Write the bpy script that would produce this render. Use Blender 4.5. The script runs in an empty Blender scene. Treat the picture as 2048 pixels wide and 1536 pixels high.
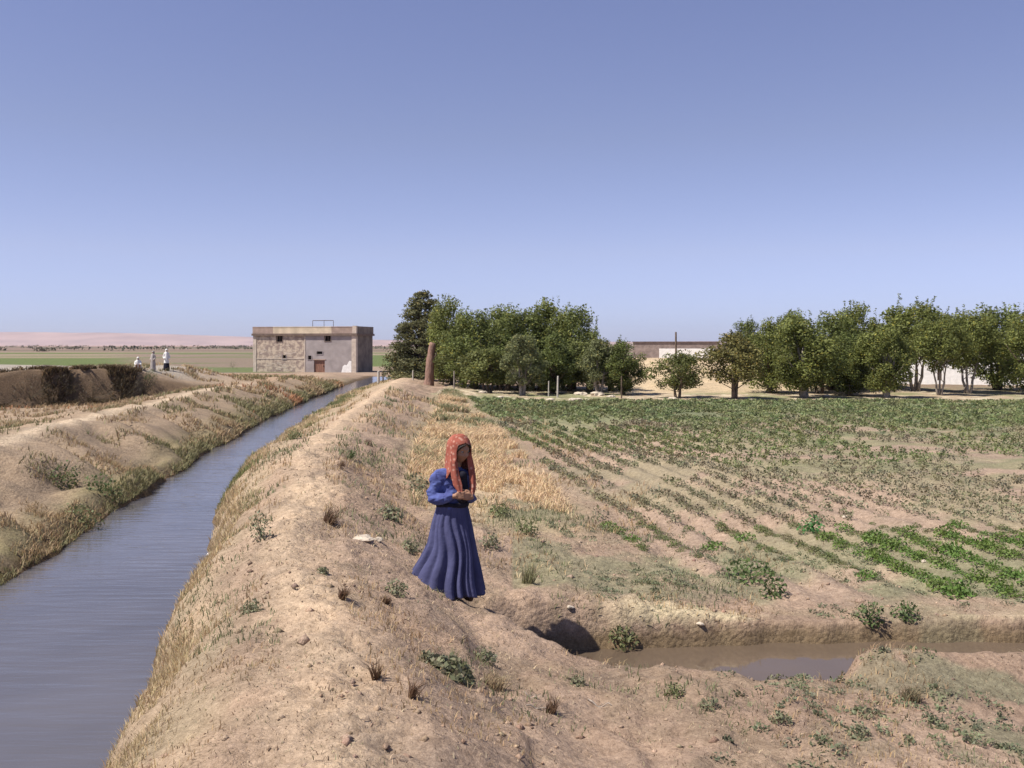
import bpy, math, random
import numpy as np
from mathutils import Vector, Matrix
random.seed(7); RNG = np.random.default_rng(11)
SC = bpy.context.scene; COL = SC.collection
E = 2.6; F = 2022.0; HZ = 690.0        # eye height over the canal water, focal length and horizon row of the photograph

# ------------------------------------------------------------------ noise
def _hash(ix, iy, s):
    a = (ix.astype(np.int64) * 374761393 + iy.astype(np.int64) * 668265263 + s * 2147483647) & 0xffffffff
    a = ((a ^ (a >> 13)) * 1274126177) & 0xffffffff
    a = ((a ^ (a >> 16)) * 2246822519) & 0xffffffff
    a = a ^ (a >> 15)
    return (a & 0xffffff) / float(0xffffff)
def vn(x, y, s=0):
    x = np.asarray(x, float); y = np.asarray(y, float)
    ix = np.floor(x); iy = np.floor(y); fx = x - ix; fy = y - iy
    fx = fx * fx * (3 - 2 * fx); fy = fy * fy * (3 - 2 * fy)
    a = _hash(ix, iy, s); b = _hash(ix + 1, iy, s); c = _hash(ix, iy + 1, s); d = _hash(ix + 1, iy + 1, s)
    return (a * (1 - fx) + b * fx) * (1 - fy) + (c * (1 - fx) + d * fx) * fy
def fbm(x, y, s=0, o=4):
    t = 0; a = .5; n = 0
    x = np.asarray(x, float); y = np.asarray(y, float)
    for k in range(o):
        c, q = math.cos(.55 + 1.1 * k), math.sin(.55 + 1.1 * k); f = 2.07 ** k
        t = t + a * vn((x * c - y * q) * f + 13.7 * k, (x * q + y * c) * f - 7.1 * k, s + k); n += a; a *= .5
    return np.clip(.5 + (t / n - .5) * 1.15, 0, 1)
def ss(a, b, x):
    t = np.clip((x - a) / (b - a), 0, 1); return t * t * (3 - 2 * t)

# ------------------------------------------------------------------ the lie of the land (metres, canal water at z = 0)
CY = [-40, 0, 4.26, 5.8, 7.9, 10.4, 15.4, 23.1, 36, 50, 62, 80]
CX = [1.5, 0, -.81, -1.15, -1.73, -2.19, -3.08, -3.75, -4.7, -5.8, -6.7, -8.2]
RY = [-40, 0, 5, 6.6, 9.06, 11.9, 14.6, 21, 30.9, 52.6, 72, 80]
RX = [-.5, -1.7, -2.25, -2.52, -3.1, -3.55, -4.3, -5.4, -6.85, -8.75, -9.3, -9.6]
LY = [-40, 0, 6, 12.4, 15.9, 22.9, 30.9, 43.8, 67.4, 84]
LX = [-3.5, -4.6, -5.1, -5.7, -6.15, -7.1, -8.05, -9.3, -10.9, -11.5]
def xcrest(y): return np.interp(y, CY, CX) + .12 * (vn(y * .35, y * 0, 5) - .5)
def xright(y): return np.interp(y, RY, RX) + (.30 * (fbm(y * .55, y * 0, 3, 3) - .5) + .10 * (vn(y * 3.1, y * 0, 4) - .5)) 
def xleft(y): return np.interp(y, LY, LX) + .30 * (fbm(y * .5, y * 0 + 9, 8, 3) - .5) + .06 * (vn(y * 3, y * 0, 9) - .5)
DX = [-.9, -.3, .3, 1.1, 1.7, 2.2, 2.6, 3.4, 6, 12]
DN = [8.6, 8.35, 7.8, 7.1, 6.95, 6.98, 7.5, 7.7, 7.7, 7.8]     # near edge of the ditch
DF = [8.8, 8.92, 9.02, 9.06, 9.1, 9.1, 9.15, 9.2, 9.3, 9.4]     # far edge
DD = [0, .25, .8, 1, 1, 1, 1, 1, 1, 1]
def terrace(x, y):
    u = (x + 14.3) * .8 + (y - 41) * .6          # along the cut
    v = (x + 14.3) * -.6 + (y - 41) * .8         # behind the cut
    n = .9 * (fbm(x * .5, y * .5, 21, 3) - .5)
    return ss(-.3, .25, v + n) * (1 - ss(-1.5, 2.5, x + 14.6 + (y - 41) * .02 + n)) * (1 - ss(47, 55, y))
def H(x, y, fine=True):
    x = np.asarray(x, float); y = np.asarray(y, float)
    xc = xcrest(y); xr = xright(y); xl = xleft(y)
    cz = np.interp(y, [-40, 0, 25, 45, 60, 75, 90], [1, 1, .98, .84, .62, .35, .1])
    fz = np.interp(y, [-40, 12, 18, 60, 100], [.10, .10, .2, .2, .05])
    d = x - xc
    w = 1 + .35 * ss(12, 30, y)
    g = np.interp(d / w, [-1, 0, .45, .9, 1.35, 2.1, 3.1, 4.5], [1, 1, .92, .68, .42, .27, .12, 0])
    zr = fz + (cz - fz) * g
    t = (xc - x) / np.maximum(xc - xr, .3)
    fq = ss(16, 32, y)
    zl = cz * (np.interp(t, [0, .3, .6, .82, 1.0, 1.15], [1, .94, .76, .5, 0, -.5]) * (1 - fq) + fq * np.interp(t, [0, .3, .6, .82, 1.0, 1.15], [1, .66, .32, .13, 0, -.5]))
    z = np.where(d > 0, zr, zl)
    dl = xl - x
    lb = np.interp(dl, [-.5, 0, .3, .8, 1.6, 2.3, 3.0, 4.2, 6, 9, 14], [-.5, 0, .26, .48, .74, .92, .92, .72, .42, .38, .5])
    far = ss(40, 50, y)
    lb2 = np.interp(dl, [-.5, 0, .3, .8, 1.6, 3], [-.5, 0, .3, .5, .75, .85]) * (1 - .45 * ss(52, 68, y))
    lb = lb * (1 - far) + lb2 * far
    lb = np.where(dl > 0, lb + (fz * 0 + .02 - lb) * ss(74, 92, y), lb)
    z = np.where(x < (xl + xr) / 2, lb, z)
    plain = ss(79, 88, y)
    z = z * (1 - plain) + plain * (.0 + .02)
    tq = terrace(x, y); z = z * (1 - tq) + tq * 1.62 - .22 * np.exp(-(((x + 14.3) * -.6 + (y - 41) * .8 + .9) / .8) ** 2) * (x < -12.5)
    # mound of pale earth behind the trees
    z = z + 1.5 * ss(50, 66, y) * ss(5.5, 9, x) * (1 - ss(18, 24, x)) * (1 - ss(80, 130, y))
    # near ground right of the slope
    z = z + .13 * ss(.5, 1.6, x) * ss(2.0, 4, y) * (1 - ss(6.6, 7.9, y)) + .05 * ss(2.2, 2.8, x) * ss(6, 7, y) * (1 - ss(7.3, 8, y))
    z = z + .17 * ss(2.25, 2.65, x) * np.exp(-((y - 7.35) / .35) ** 2)
    # the ditch
    dn = np.interp(x, DX, DN) + .16 * (fbm(x * 1.6, x * 0, 31, 3) - .5); df = np.interp(x, DX, DF) + .18 * (fbm(x * 2.1, x * 0, 33, 3) - .5); dd = np.interp(x, DX, DD)
    k = ss(0, .22, y - dn) * (1 - ss(-.16, .10, y - df)) * dd
    z = z * (1 - k) + k * np.minimum(z, -.3)
    nearf = 1 - ss(30, 110, y)
    slope = np.where((x > xr) & (d < 3.2), 1.0, np.where(x < xl, 1.1, .55)) * nearf
    inw = ((x > xl) & (x < xr))
    slope = np.where(inw, .0, slope)
    rel = (fbm(x * .9, y * .6, 41, 4) - .5) * .20 + (fbm(x * 3.2, y * 2.4, 45, 3) - .5) * .09
    # erosion ledges running along the slope
    u = (x + .42 * y) * 1.35 + (fbm(x * .7, y * .5, 51, 3) - .5) * 3.2
    led = (u - np.floor(u)); led = np.where(led < .88, led / .88, (1 - led) / .12) - .5
    rel = rel + led * .075 * ss(.7, 1.0, d) * (1 - ss(2.0, 3.2, d)) * (vn(x * .8, y * .8, 53))
    # gullies on the left bank face
    gl = np.abs(vn(y * .9 + x * .5, x * .35, 55) - .5) * 2
    rel = rel - .62 * np.clip(.45 - gl, 0, 1) * ss(.25, .6, dl) * (1 - ss(1.7, 2.6, dl)) * (1 - ss(24, 34, y))
    z = z + rel * slope
    # furrows of the field
    fld = ss(0, 1.2, x - field_edge(y)) * ss(9.6, 11, y) * (1 - ss(40, 46, y))
    z = z + fld * .035 * np.cos((x + .175 * y) / ROW * 2 * math.pi) * (1 - ss(17, 20, y + .35 * (x - 6)) * ss(4, 7, x)) * 1.0
    if fine:
        z = z + nearf * np.where(inw, 0, 1) * ((fbm(x * 9, y * 9, 61, 3) - .5) * .035 + (vn(x * 24, y * 24, 65) - .5) * .012)
    # distant swells
    z = z + ss(200, 900, y) * (fbm(x * .004, y * .004, 71, 3) - .5) * 1.2
    return z
ROW = .52
def field_edge(y): return np.interp(y, [9, 11.8, 18, 24, 34.7, 46], [2.0, 1.25, .75, .1, -1.1, -2.4])
def hz(x, y): return float(H(np.array([x]), np.array([y]))[0])
def on_ground(px, py):
    """where the line of sight through a spot of the photograph meets the land"""
    Y = np.geomspace(2.4, 400, 6000)
    X = (px - 1024) * Y / F; Z = E - (py - HZ) * Y / F
    h = H(X, Y); k = np.argmax(Z <= h)
    return float(X[k]), float(Y[k]), float(h[k])

# ------------------------------------------------------------------ materials
def nt(name):
    m = bpy.data.materials.new(name); m.use_nodes = True; t = m.node_tree; t.nodes.clear()
    return m, t.nodes, t.links
def mat_plain(name, col, rough=.85, nscale=8., namt=.25, bump=.1, bscale=30., col2=None, spec=.3, coord='Object', stretch=(1, 1, 1), nlo=.35, nhi=.65):
    m, N, L = nt(name)
    o = N.new('ShaderNodeOutputMaterial'); b = N.new('ShaderNodeBsdfPrincipled'); tc = N.new('ShaderNodeTexCoord')
    mp = N.new('ShaderNodeMapping'); mp.inputs['Scale'].default_value = stretch; L.new(tc.outputs[coord], mp.inputs[0])
    n = N.new('ShaderNodeTexNoise'); n.inputs['Scale'].default_value = nscale; n.inputs['Detail'].default_value = 6; L.new(mp.outputs[0], n.inputs[0])
    r = N.new('ShaderNodeValToRGB'); L.new(n.outputs[0], r.inputs[0])
    c2 = col2 or tuple(c * (1 - namt) for c in col); c1 = col if col2 else tuple(min(1, c * (1 + namt)) for c in col)
    r.color_ramp.elements[0].position = nlo; r.color_ramp.elements[0].color = (*c2, 1)
    r.color_ramp.elements[1].position = nhi; r.color_ramp.elements[1].color = (*c1, 1)
    L.new(r.outputs[0], b.inputs['Base Color']); b.inputs['Roughness'].default_value = rough; b.inputs['Specular IOR Level'].default_value = spec
    n2 = N.new('ShaderNodeTexNoise'); n2.inputs['Scale'].default_value = bscale; n2.inputs['Detail'].default_value = 5; L.new(mp.outputs[0], n2.inputs[0])
    bp = N.new('ShaderNodeBump'); bp.inputs['Strength'].default_value = bump; bp.inputs['Distance'].default_value = .05; L.new(n2.outputs[0], bp.inputs['Height']); L.new(bp.outputs[0], b.inputs['Normal'])
    L.new(b.outputs[0], o.inputs[0]); return m
def mat_leaf(name, rough=.6, trans=.25, gain=1.):
    m, N, L = nt(name)
    o = N.new('ShaderNodeOutputMaterial'); b = N.new('ShaderNodeBsdfPrincipled'); a = N.new('ShaderNodeAttribute'); a.attribute_name = 'tint'
    b.inputs['Roughness'].default_value = rough; b.inputs['Specular IOR Level'].default_value = .25
    L.new(a.outputs['Color'], b.inputs['Base Color'])
    t = N.new('ShaderNodeBsdfTranslucent'); L.new(a.outputs['Color'], t.inputs[0])
    mx = N.new('ShaderNodeMixShader'); mx.inputs[0].default_value = trans; L.new(b.outputs[0], mx.inputs[1]); L.new(t.outputs[0], mx.inputs[2])
    L.new(mx.outputs[0], o.inputs[0]); return m
def mat_ground():
    m, N, L = nt('dry_earth')
    o = N.new('ShaderNodeOutputMaterial'); b = N.new('ShaderNodeBsdfPrincipled'); a = N.new('ShaderNodeAttribute'); a.attribute_name = 'tint'
    tc = N.new('ShaderNodeTexCoord')
    def noise(s, d=8, r=.6):
        n = N.new('ShaderNodeTexNoise'); n.inputs['Scale'].default_value = s; n.inputs['Detail'].default_value = d; n.inputs['Roughness'].default_value = r; L.new(tc.outputs['Object'], n.inputs[0]); return n
    def ramp(src, p0, c0, p1, c1):
        r = N.new('ShaderNodeValToRGB'); L.new(src, r.inputs[0]); e = r.color_ramp.elements
        e[0].position = p0; e[0].color = (*c0, 1); e[1].position = p1; e[1].color = (*c1, 1); return r
    def mul(x, y):
        q = N.new('ShaderNodeMixRGB'); q.blend_type = 'MULTIPLY'; q.inputs[0].default_value = 1; L.new(x, q.inputs[1]); L.new(y, q.inputs[2]); return q
    r1 = ramp(noise(1.3).outputs[0], .3, (.80, .80, .80), .7, (1.16, 1.13, 1.08))
    r2 = ramp(noise(14, 8, .7).outputs[0], .33, (.70, .68, .66), .68, (1.22, 1.22, 1.22))
    r3 = ramp(noise(70, 4, .7).outputs[0], .36, (.78, .76, .74), .60, (1.08, 1.08, 1.08))
    c = mul(mul(mul(a.outputs['Color'], r1.outputs[0]).outputs[0], r2.outputs[0]).outputs[0], r3.outputs[0])
    L.new(c.outputs[0], b.inputs['Base Color']); b.inputs['Roughness'].default_value = .95; b.inputs['Specular IOR Level'].default_value = .12
    v = N.new('ShaderNodeTexVoronoi'); v.inputs['Scale'].default_value = 22; L.new(tc.outputs['Object'], v.inputs[0])
    n1 = noise(26, 8, .7)
    s = N.new('ShaderNodeMath'); s.operation = 'MULTIPLY_ADD'; L.new(v.outputs[0], s.inputs[0]); s.inputs[1].default_value = -.5; L.new(n1.outputs[0], s.inputs[2])
    bp = N.new('ShaderNodeBump'); bp.inputs['Strength'].default_value = .75; bp.inputs['Distance'].default_value = .035; L.new(s.outputs[0], bp.inputs['Height'])
    n5 = noise(110, 3, .6)
    bp2 = N.new('ShaderNodeBump'); bp2.inputs['Strength'].default_value = .5; bp2.inputs['Distance'].default_value = .01; L.new(n5.outputs[0], bp2.inputs['Height']); L.new(bp.outputs[0], bp2.inputs['Normal'])
    L.new(bp2.outputs[0], b.inputs['Normal'])
    L.new(b.outputs[0], o.inputs[0]); return m
def mat_water(name, base, rough, wscale, wstr, stretch):
    m, N, L = nt(name)
    o = N.new('ShaderNodeOutputMaterial'); b = N.new('ShaderNodeBsdfPrincipled'); tc = N.new('ShaderNodeTexCoord')
    mp = N.new('ShaderNodeMapping'); mp.inputs['Scale'].default_value = stretch; mp.inputs['Rotation'].default_value = (0, 0, math.radians(8)); L.new(tc.outputs['Object'], mp.inputs[0])
    n = N.new('ShaderNodeTexNoise'); n.inputs['Scale'].default_value = wscale; n.inputs['Detail'].default_value = 4; L.new(mp.outputs[0], n.inputs[0])
    n2 = N.new('ShaderNodeTexNoise'); n2.inputs['Scale'].default_value = .5; n2.inputs['Detail'].default_value = 3; L.new(tc.outputs['Object'], n2.inputs[0])
    r = N.new('ShaderNodeValToRGB'); L.new(n2.outputs[0], r.inputs[0]); r.color_ramp.elements[0].position = .35; r.color_ramp.elements[0].color = (*[c * .85 for c in base], 1)
    r.color_ramp.elements[1].position = .65; r.color_ramp.elements[1].color = (*[c * 1.12 for c in base], 1); L.new(r.outputs[0], b.inputs['Base Color'])
    bp = N.new('ShaderNodeBump'); bp.inputs['Strength'].default_value = wstr; bp.inputs['Distance'].default_value = .02; L.new(n.outputs[0], bp.inputs['Height']); L.new(bp.outputs[0], b.inputs['Normal'])
    b.inputs['Roughness'].default_value = rough; b.inputs['IOR'].default_value = 1.33
    L.new(b.outputs[0], o.inputs[0]); return m
def mat_cloth(name, col, col2, scale, rough=.9):
    return mat_plain(name, col, rough, scale, .2, .12, 30, col2, .15)
def mat_scarf():
    m, N, L = nt('red_print_cotton')
    o = N.new('ShaderNodeOutputMaterial'); b = N.new('ShaderNodeBsdfPrincipled'); tc = N.new('ShaderNodeTexCoord')
    v = N.new('ShaderNodeTexVoronoi'); v.inputs['Scale'].default_value = 30; L.new(tc.outputs['Object'], v.inputs[0])
    r = N.new('ShaderNodeValToRGB'); L.new(v.outputs[0], r.inputs[0]); e = r.color_ramp.elements
    e[0].position = .22; e[0].color = (.44, .24, .18, 1); e[1].position = .40; e[1].color = (.31, .10, .07, 1)
    n = N.new('ShaderNodeTexNoise'); n.inputs['Scale'].default_value = 16; L.new(tc.outputs['Object'], n.inputs[0])
    r2 = N.new('ShaderNodeValToRGB'); L.new(n.outputs[0], r2.inputs[0]); r2.color_ramp.elements[0].position = .4; r2.color_ramp.elements[0].color = (.8, .74, .74, 1); r2.color_ramp.elements[1].position = .6; r2.color_ramp.elements[1].color = (1.08, 1.08, 1.08, 1)
    q = N.new('ShaderNodeMixRGB'); q.blend_type = 'MULTIPLY'; q.inputs[0].default_value = 1; L.new(r.outputs[0], q.inputs[1]); L.new(r2.outputs[0], q.inputs[2])
    L.new(q.outputs[0], b.inputs['Base Color']); b.inputs['Roughness'].default_value = .9; b.inputs['Specular IOR Level'].default_value = .1
    L.new(b.outputs[0], o.inputs[0]); return m
GROUND = mat_ground()
LEAF = mat_leaf('tree_leaf', .6, .35); GRASS = mat_leaf('grass_blade', .7, .3); CROP = mat_leaf('crop_leaf', .55, .3)
BARK = mat_plain('bark', (.13, .095, .07), .95, 12, .4, .6, 40, stretch=(1, 1, .25))
PALEBARK = mat_plain('pale_bark', (.30, .26, .22), .9, 12, .35, .5, 40, stretch=(1, 1, .25))
STONE = mat_plain('pale_stone', (.50, .43, .34), .9, 9, .2, .5, 25)
POSTW = mat_plain('weathered_wood', (.28, .24, .2), .9, 20, .3, .4, 40, stretch=(1, 1, .2))

# ------------------------------------------------------------------ mesh helpers
def props(o, label=None, cat=None, group=None, kind=None):
    if label: o['label'] = label
    if cat: o['category'] = cat
    if group: o['group'] = group
    if kind: o['kind'] = kind
    return o
def add(name, me, mat=None, parent=None, loc=None):
    o = bpy.data.objects.new(name, me); COL.objects.link(o)
    if mat: me.materials.append(mat)
    if parent: o.parent = parent
    if loc: o.location = loc
    return o
def empty(name, loc, rz=0):
    o = bpy.data.objects.new(name, None); o.location = loc; o.rotation_euler.z = rz; o.empty_display_size = .2; COL.objects.link(o); return o
def np_mesh(name, V, Fc, tint=None, smooth=False):
    V = np.asarray(V, np.float32); Fc = np.asarray(Fc, np.int32); k = Fc.shape[1]
    me = bpy.data.meshes.new(name); me.vertices.add(len(V)); me.vertices.foreach_set('co', V.ravel())
    me.loops.add(Fc.size); me.loops.foreach_set('vertex_index', Fc.ravel())
    me.polygons.add(len(Fc)); me.polygons.foreach_set('loop_start', np.arange(0, Fc.size, k, dtype=np.int32))
    if smooth: me.polygons.foreach_set('use_smooth', np.ones(len(Fc), bool))
    if tint is not None:
        a = me.attributes.new('tint', 'FLOAT_COLOR', 'POINT'); c = np.ones((len(V), 4), np.float32); c[:, :3] = tint; a.data.foreach_set('color', c.ravel())
    me.update(calc_edges=True); me.validate(); return me
class MB:
    def __init__(s): s.v = []; s.f = []
    def put(s, V, Fs):
        b = len(s.v); s.v += [tuple(map(float, p)) for p in V]; s.f += [tuple(i + b for i in f) for f in Fs]; return s
    def box(s, x0, x1, y0, y1, z0, z1, jit=0):
        V = [(x, y, z) for z in (z0, z1) for y in (y0, y1) for x in (x0, x1)]
        if jit: V = [tuple(c + random.uniform(-jit, jit) for c in p) for p in V]
        return s.put(V, [(0, 2, 3, 1), (4, 5, 7, 6), (0, 1, 5, 4), (2, 6, 7, 3), (1, 3, 7, 5), (0, 4, 6, 2)])
    def tube(s, pts, rad, n=8, caps=True, flat=1.0):
        pts = [Vector(p) for p in pts]; V = []; Fs = []; m = len(pts)
        ref = Vector((0, 1, .01))
        for i, p in enumerate(pts):
            t = (pts[min(i + 1, m - 1)] - pts[max(i - 1, 0)]).normalized()
            a = t.cross(ref)
            if a.length < .05: a = t.cross(Vector((1, 0, 0)))
            a.normalize(); b = t.cross(a)
            for k in range(n):
                q = 2 * math.pi * k / n; V.append(p + (a * math.cos(q) + b * math.sin(q) * flat) * rad[i])
        for i in range(m - 1):
            for k in range(n):
                k2 = (k + 1) % n; Fs.append((i * n + k, i * n + k2, (i + 1) * n + k2, (i + 1) * n + k))
        if caps: Fs.append(tuple(range(n - 1, -1, -1))); Fs.append(tuple((m - 1) * n + k for k in range(n)))
        return s.put(V, Fs)
    def ball(s, c, r, n=16, fn=None):
        rx, ry, rz = (r, r, r) if not hasattr(r, '__len__') else r
        V = []; Fs = []; m = n // 2
        V.append((c[0], c[1], c[2] - rz))
        for i in range(1, m):
            a = -math.pi / 2 + math.pi * i / m
            for k in range(n):
                q = 2 * math.pi * k / n; V.append((c[0] + rx * math.cos(a) * math.cos(q), c[1] + ry * math.cos(a) * math.sin(q), c[2] + rz * math.sin(a)))
        V.append((c[0], c[1], c[2] + rz)); T = len(V) - 1
        for k in range(n): Fs.append((0, 1 + (k + 1) % n, 1 + k)); Fs.append((T, T - n + k, T - n + (k + 1) % n))
        for i in range(m - 2):
            for k in range(n): a = 1 + i * n; Fs.append((a + k, a + (k + 1) % n, a + n + (k + 1) % n, a + n + k))
        if fn: V = [fn(Vector(p)) for p in V]
        return s.put(V, Fs)
    def limb(s, pts, rad, n=14, flat=1.0):
        """tapered limb with round ends, subdivided by a smooth curve"""
        P = [Vector(p) for p in pts]; O = []; R = []
        for i in range(len(P) - 1):
            p0 = P[max(i - 1, 0)]; p1 = P[i]; p2 = P[i + 1]; p3 = P[min(i + 2, len(P) - 1)]
            for k in range(4):
                t = k / 4; O.append(.5 * ((2 * p1) + (p2 - p0) * t + (2 * p0 - 5 * p1 + 4 * p2 - p3) * t * t + (3 * p1 - p0 - 3 * p2 + p3) * t ** 3)); R.append(rad[i] * (1 - t) + rad[i + 1] * t)
        O.append(P[-1]); R.append(rad[-1]); s.tube(O, R, n, True, flat)
        s.ball(O[0], (R[0] * .98,) * 3, 12); s.ball(O[-1], (R[-1] * .98,) * 3, 12); return s
    def mesh(s, name, smooth=False):
        me = bpy.data.meshes.new(name); me.from_pydata(s.v, [], s.f); me.update()
        if smooth: me.polygons.foreach_set('use_smooth', [True] * len(me.polygons))
        return me
def fused(mb, name, voxel, smooth_it=4, factor=.5):
    """overlapping volumes turned into one continuous skin"""
    o = bpy.data.objects.new('tmp', mb.mesh('tmp')); COL.objects.link(o)
    r = o.modifiers.new('r', 'REMESH'); r.mode = 'VOXEL'; r.voxel_size = voxel; r.use_smooth_shade = True
    if smooth_it: q = o.modifiers.new('s', 'SMOOTH'); q.iterations = smooth_it; q.factor = factor
    dg = bpy.context.evaluated_depsgraph_get(); dg.update()
    me = bpy.data.meshes.new_from_object(o.evaluated_get(dg), depsgraph=dg); me.name = name
    bpy.data.objects.remove(o); return me
def warp(me, fn):
    n = len(me.vertices); c = np.zeros(n * 3, np.float32); me.vertices.foreach_get('co', c); c = fn(c.reshape(-1, 3).astype(float)); me.vertices.foreach_set('co', np.asarray(c, np.float32).ravel()); me.update()

# ------------------------------------------------------------------ the ground: one sheet to the horizon
def axis(a, b, step, grow, lo, hi, far, lo2):
    n = max(2, int(round((b - a) / step))); c = list(np.linspace(a, b, n + 1)); s = step
    up = []; x = b
    while x < hi: s *= (grow if x < far else 1.085); x += s; up.append(x)
    dn = []; x = a; s = step
    while x > lo: s *= (grow if x > lo2 else 1.085); x -= s; dn.append(x)
    return np.array(dn[::-1] + c + up)
GX = axis(-4.2, 4.2, .036, 1.021, -5200, 5200, 26, -26); GY = axis(3.4, 11.5, .036, 1.013, -60, 5600, 82, 3)
def ground_colour(X, Y, Z):
    n1 = fbm(X * .6, Y * .45, 101, 4); n2 = fbm(X * 2.5, Y * 2.0, 105, 4); n3 = fbm(X * .12, Y * .09, 109, 4)
    xc = xcrest(Y); xr = xright(Y); xl = xleft(Y); d = X - xc; dl = xl - X
    C = np.empty(X.shape + (3,)); C[...] = (.37, .255, .185)
    def mix(c, k):
        k = np.clip(k, 0, 1)[..., None]; C[...] = C * (1 - k) + np.array(c) * k
    mix((.42, .30, .225), ss(.45, .6, n1) * .6)
    mix((.30, .22, .155), ss(.52, .65, n2) * .6)
    path = np.exp(-((d + .02 + .25 * (n1 - .5)) / (.34 + .006 * Y)) ** 2)
    mix((.56, .41, .285), path * (.55 + .6 * n2) * (1 - ss(60, 75, Y)))
    brow = ss(-.35, -.7, d) * ((X > xr - .05)) * (1 - ss(60, 70, Y))
    mix((.45, .35, .23), brow * (.25 + .5 * n2))
    # dry grass strip between the slope and the field
    straw = ss(.6, 1.8, d - .02 * Y) * (1 - ss(-.9, .5, X - field_edge(Y))) * ss(11.5, 14.5, Y) * (1 - ss(42, 50, Y))
    mix((.53, .395, .26), straw * ss(.36, .52, n1 + .1))
    mix((.22, .215, .125), straw * ss(.56, .66, n3 + .25 * (n2 - .5)) * .8)
    # left bank
    lb = (dl > 0) & (Y < 90)
    mix((.33, .245, .17), np.where(lb, .75, 0) * (1 - ss(60, 80, Y)))
    mix((.21, .18, .095), np.where(lb, .8, 0) * (1 - ss(.3, 1.2, dl)) * (.3 + n2) * (1 - ss(60, 80, Y)))
    mix((.46, .33, .23), np.where(lb, 1, 0) * ss(.45, .6, n1) * .45 * ss(1.2, 3, dl))
    mix((.56, .43, .31), np.where(lb, 1, 0) * np.exp(-((dl - 2.55 - .4 * (n3 - .5)) / .26) ** 2) * (1 - ss(40, 50, Y)))
    mix((.45, .30, .2), ss(.5, .6, n3) * ss(38, 46, Y) * np.where(lb, .7, 0) * (1 - ss(66, 80, Y)))
    # damp skirts of canal and ditch
    damp = (1 - ss(.03, .16 + .1 * n2, Z)) * (Y < 84) * ((X > xl - .6) & (X < xr + .5))
    mix((.14, .09, .05), damp * .9)
    dw = (X > -1) & (Y > 6.8) & (Y < 9.7)
    mix((.22, .155, .095), np.where(dw, 1, 0) * (1 - ss(-.02, .09, Z)))
    mix((.55, .44, .29), np.where(dw & (Y > 8.6), 1, 0) * ss(.07, .13, Z) * (1 - ss(9.25, 9.5 + .2 * n2, Y)) * ss(.6, 1.2, X))
    # field
    fe = X - field_edge(Y); fld = ss(-.2, .8, fe) * ss(9.2, 10.5, Y) * (1 - ss(43, 47, Y))
    mix((.40, .29, .22), fld * .8)
    mix((.30, .265, .165), fld * ss(.45, .58, n1) * .6); mix((.23, .235, .125), fld * ss(17, 20, Y + .35 * (X - 6)) * ss(4, 6, X) * ss(.45, .6, fbm(X * .35, Y * 1.5, 115, 3)) * .6)
    mix((.15, .19, .085), fld * ss(20, 38, Y) * (.25 + .5 * ss(.4, .6, n1)))
    mix((.19, .20, .12), fld * ss(30, 36, Y + 3 * (n1 - .5)) * (1 - ss(40, 43, Y)) * .6)
    near = (1 - ss(8.6, 9.8, Y)) * ss(1.5, 3.2, X) 
    mix((.23, .215, .14), near * ss(.47, .6, n2) * .75)
    mid = ss(9.2, 9.8, Y) * (1 - ss(11, 14, Y)) * (X > 0)
    mix((.24, .23, .14), mid * ss(.48, .6, n1) * .7)
    # border of field, stony and pale
    bo = ss(42.5, 45, Y + 2 * (n1 - .5)) * (1 - ss(56, 60, Y)) * (X > -3.5)
    mix((.43, .33, .23), bo); mix((.62, .52, .38), bo * ss(.55, .62, n2)); mix((.2, .22, .1), bo * ss(.55, .62, n1) * .7)
    mo = ss(49, 52, Y) * ss(5.8, 7.5, X) * (1 - ss(17.5, 21, X)) * (1 - ss(80, 95, Y))
    mix((.57, .43, .28), mo * (.85 + .3 * (n2 - .5)))
    sh = ss(50, 53, Y) * ss(18.5, 21, X) * (1 - ss(62, 66, Y)); mix((.16, .12, .08), sh * .6)  # ground under the right trees darkened, tree shade put into the colour
    # terrace top with its grey road
    mix((.40, .36, .32), terrace(X, Y) * ss(1.0, 1.8, (X + 14.3) * -.6 + (Y - 41) * .8) * .8)
    mix((.15, .10, .065), np.where(lb & (X < -12.5), 1, 0) * np.exp(-(((X + 14.3) * -.6 + (Y - 41) * .8 + .1) / .9) ** 2))  # face of the cut painted darker brown, its shade put into the colour
    # the plain
    pl = ss(84, 96, Y); mix((.34, .25, .19), pl)
    f1 = ss(118, 124, Y) * (1 - ss(330, 350, Y)); mix((.135, .165, .06), f1 * (1 - .8 * ss(.52, .56, fbm(X * .008, Y * .03, 113, 2)) * ss(190, 210, Y)))
    s1 = ss(-.385, -.375, X / np.maximum(Y, 1)) * (1 - ss(-.22, -.21, X / np.maximum(Y, 1))) * ss(90, 94, Y) * (1 - ss(330, 350, Y)); mix((.26, .185, .15), s1 * .85)
    mix((.15, .17, .075), s1 * ss(.48, .52, fbm(X * .02, Y * .06, 117, 3)))
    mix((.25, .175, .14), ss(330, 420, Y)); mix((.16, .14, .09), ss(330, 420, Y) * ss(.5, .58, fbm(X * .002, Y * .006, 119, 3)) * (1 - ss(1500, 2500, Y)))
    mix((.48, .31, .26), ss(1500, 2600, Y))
    C *= np.array([.935, .995, 1.02]); return C
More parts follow.
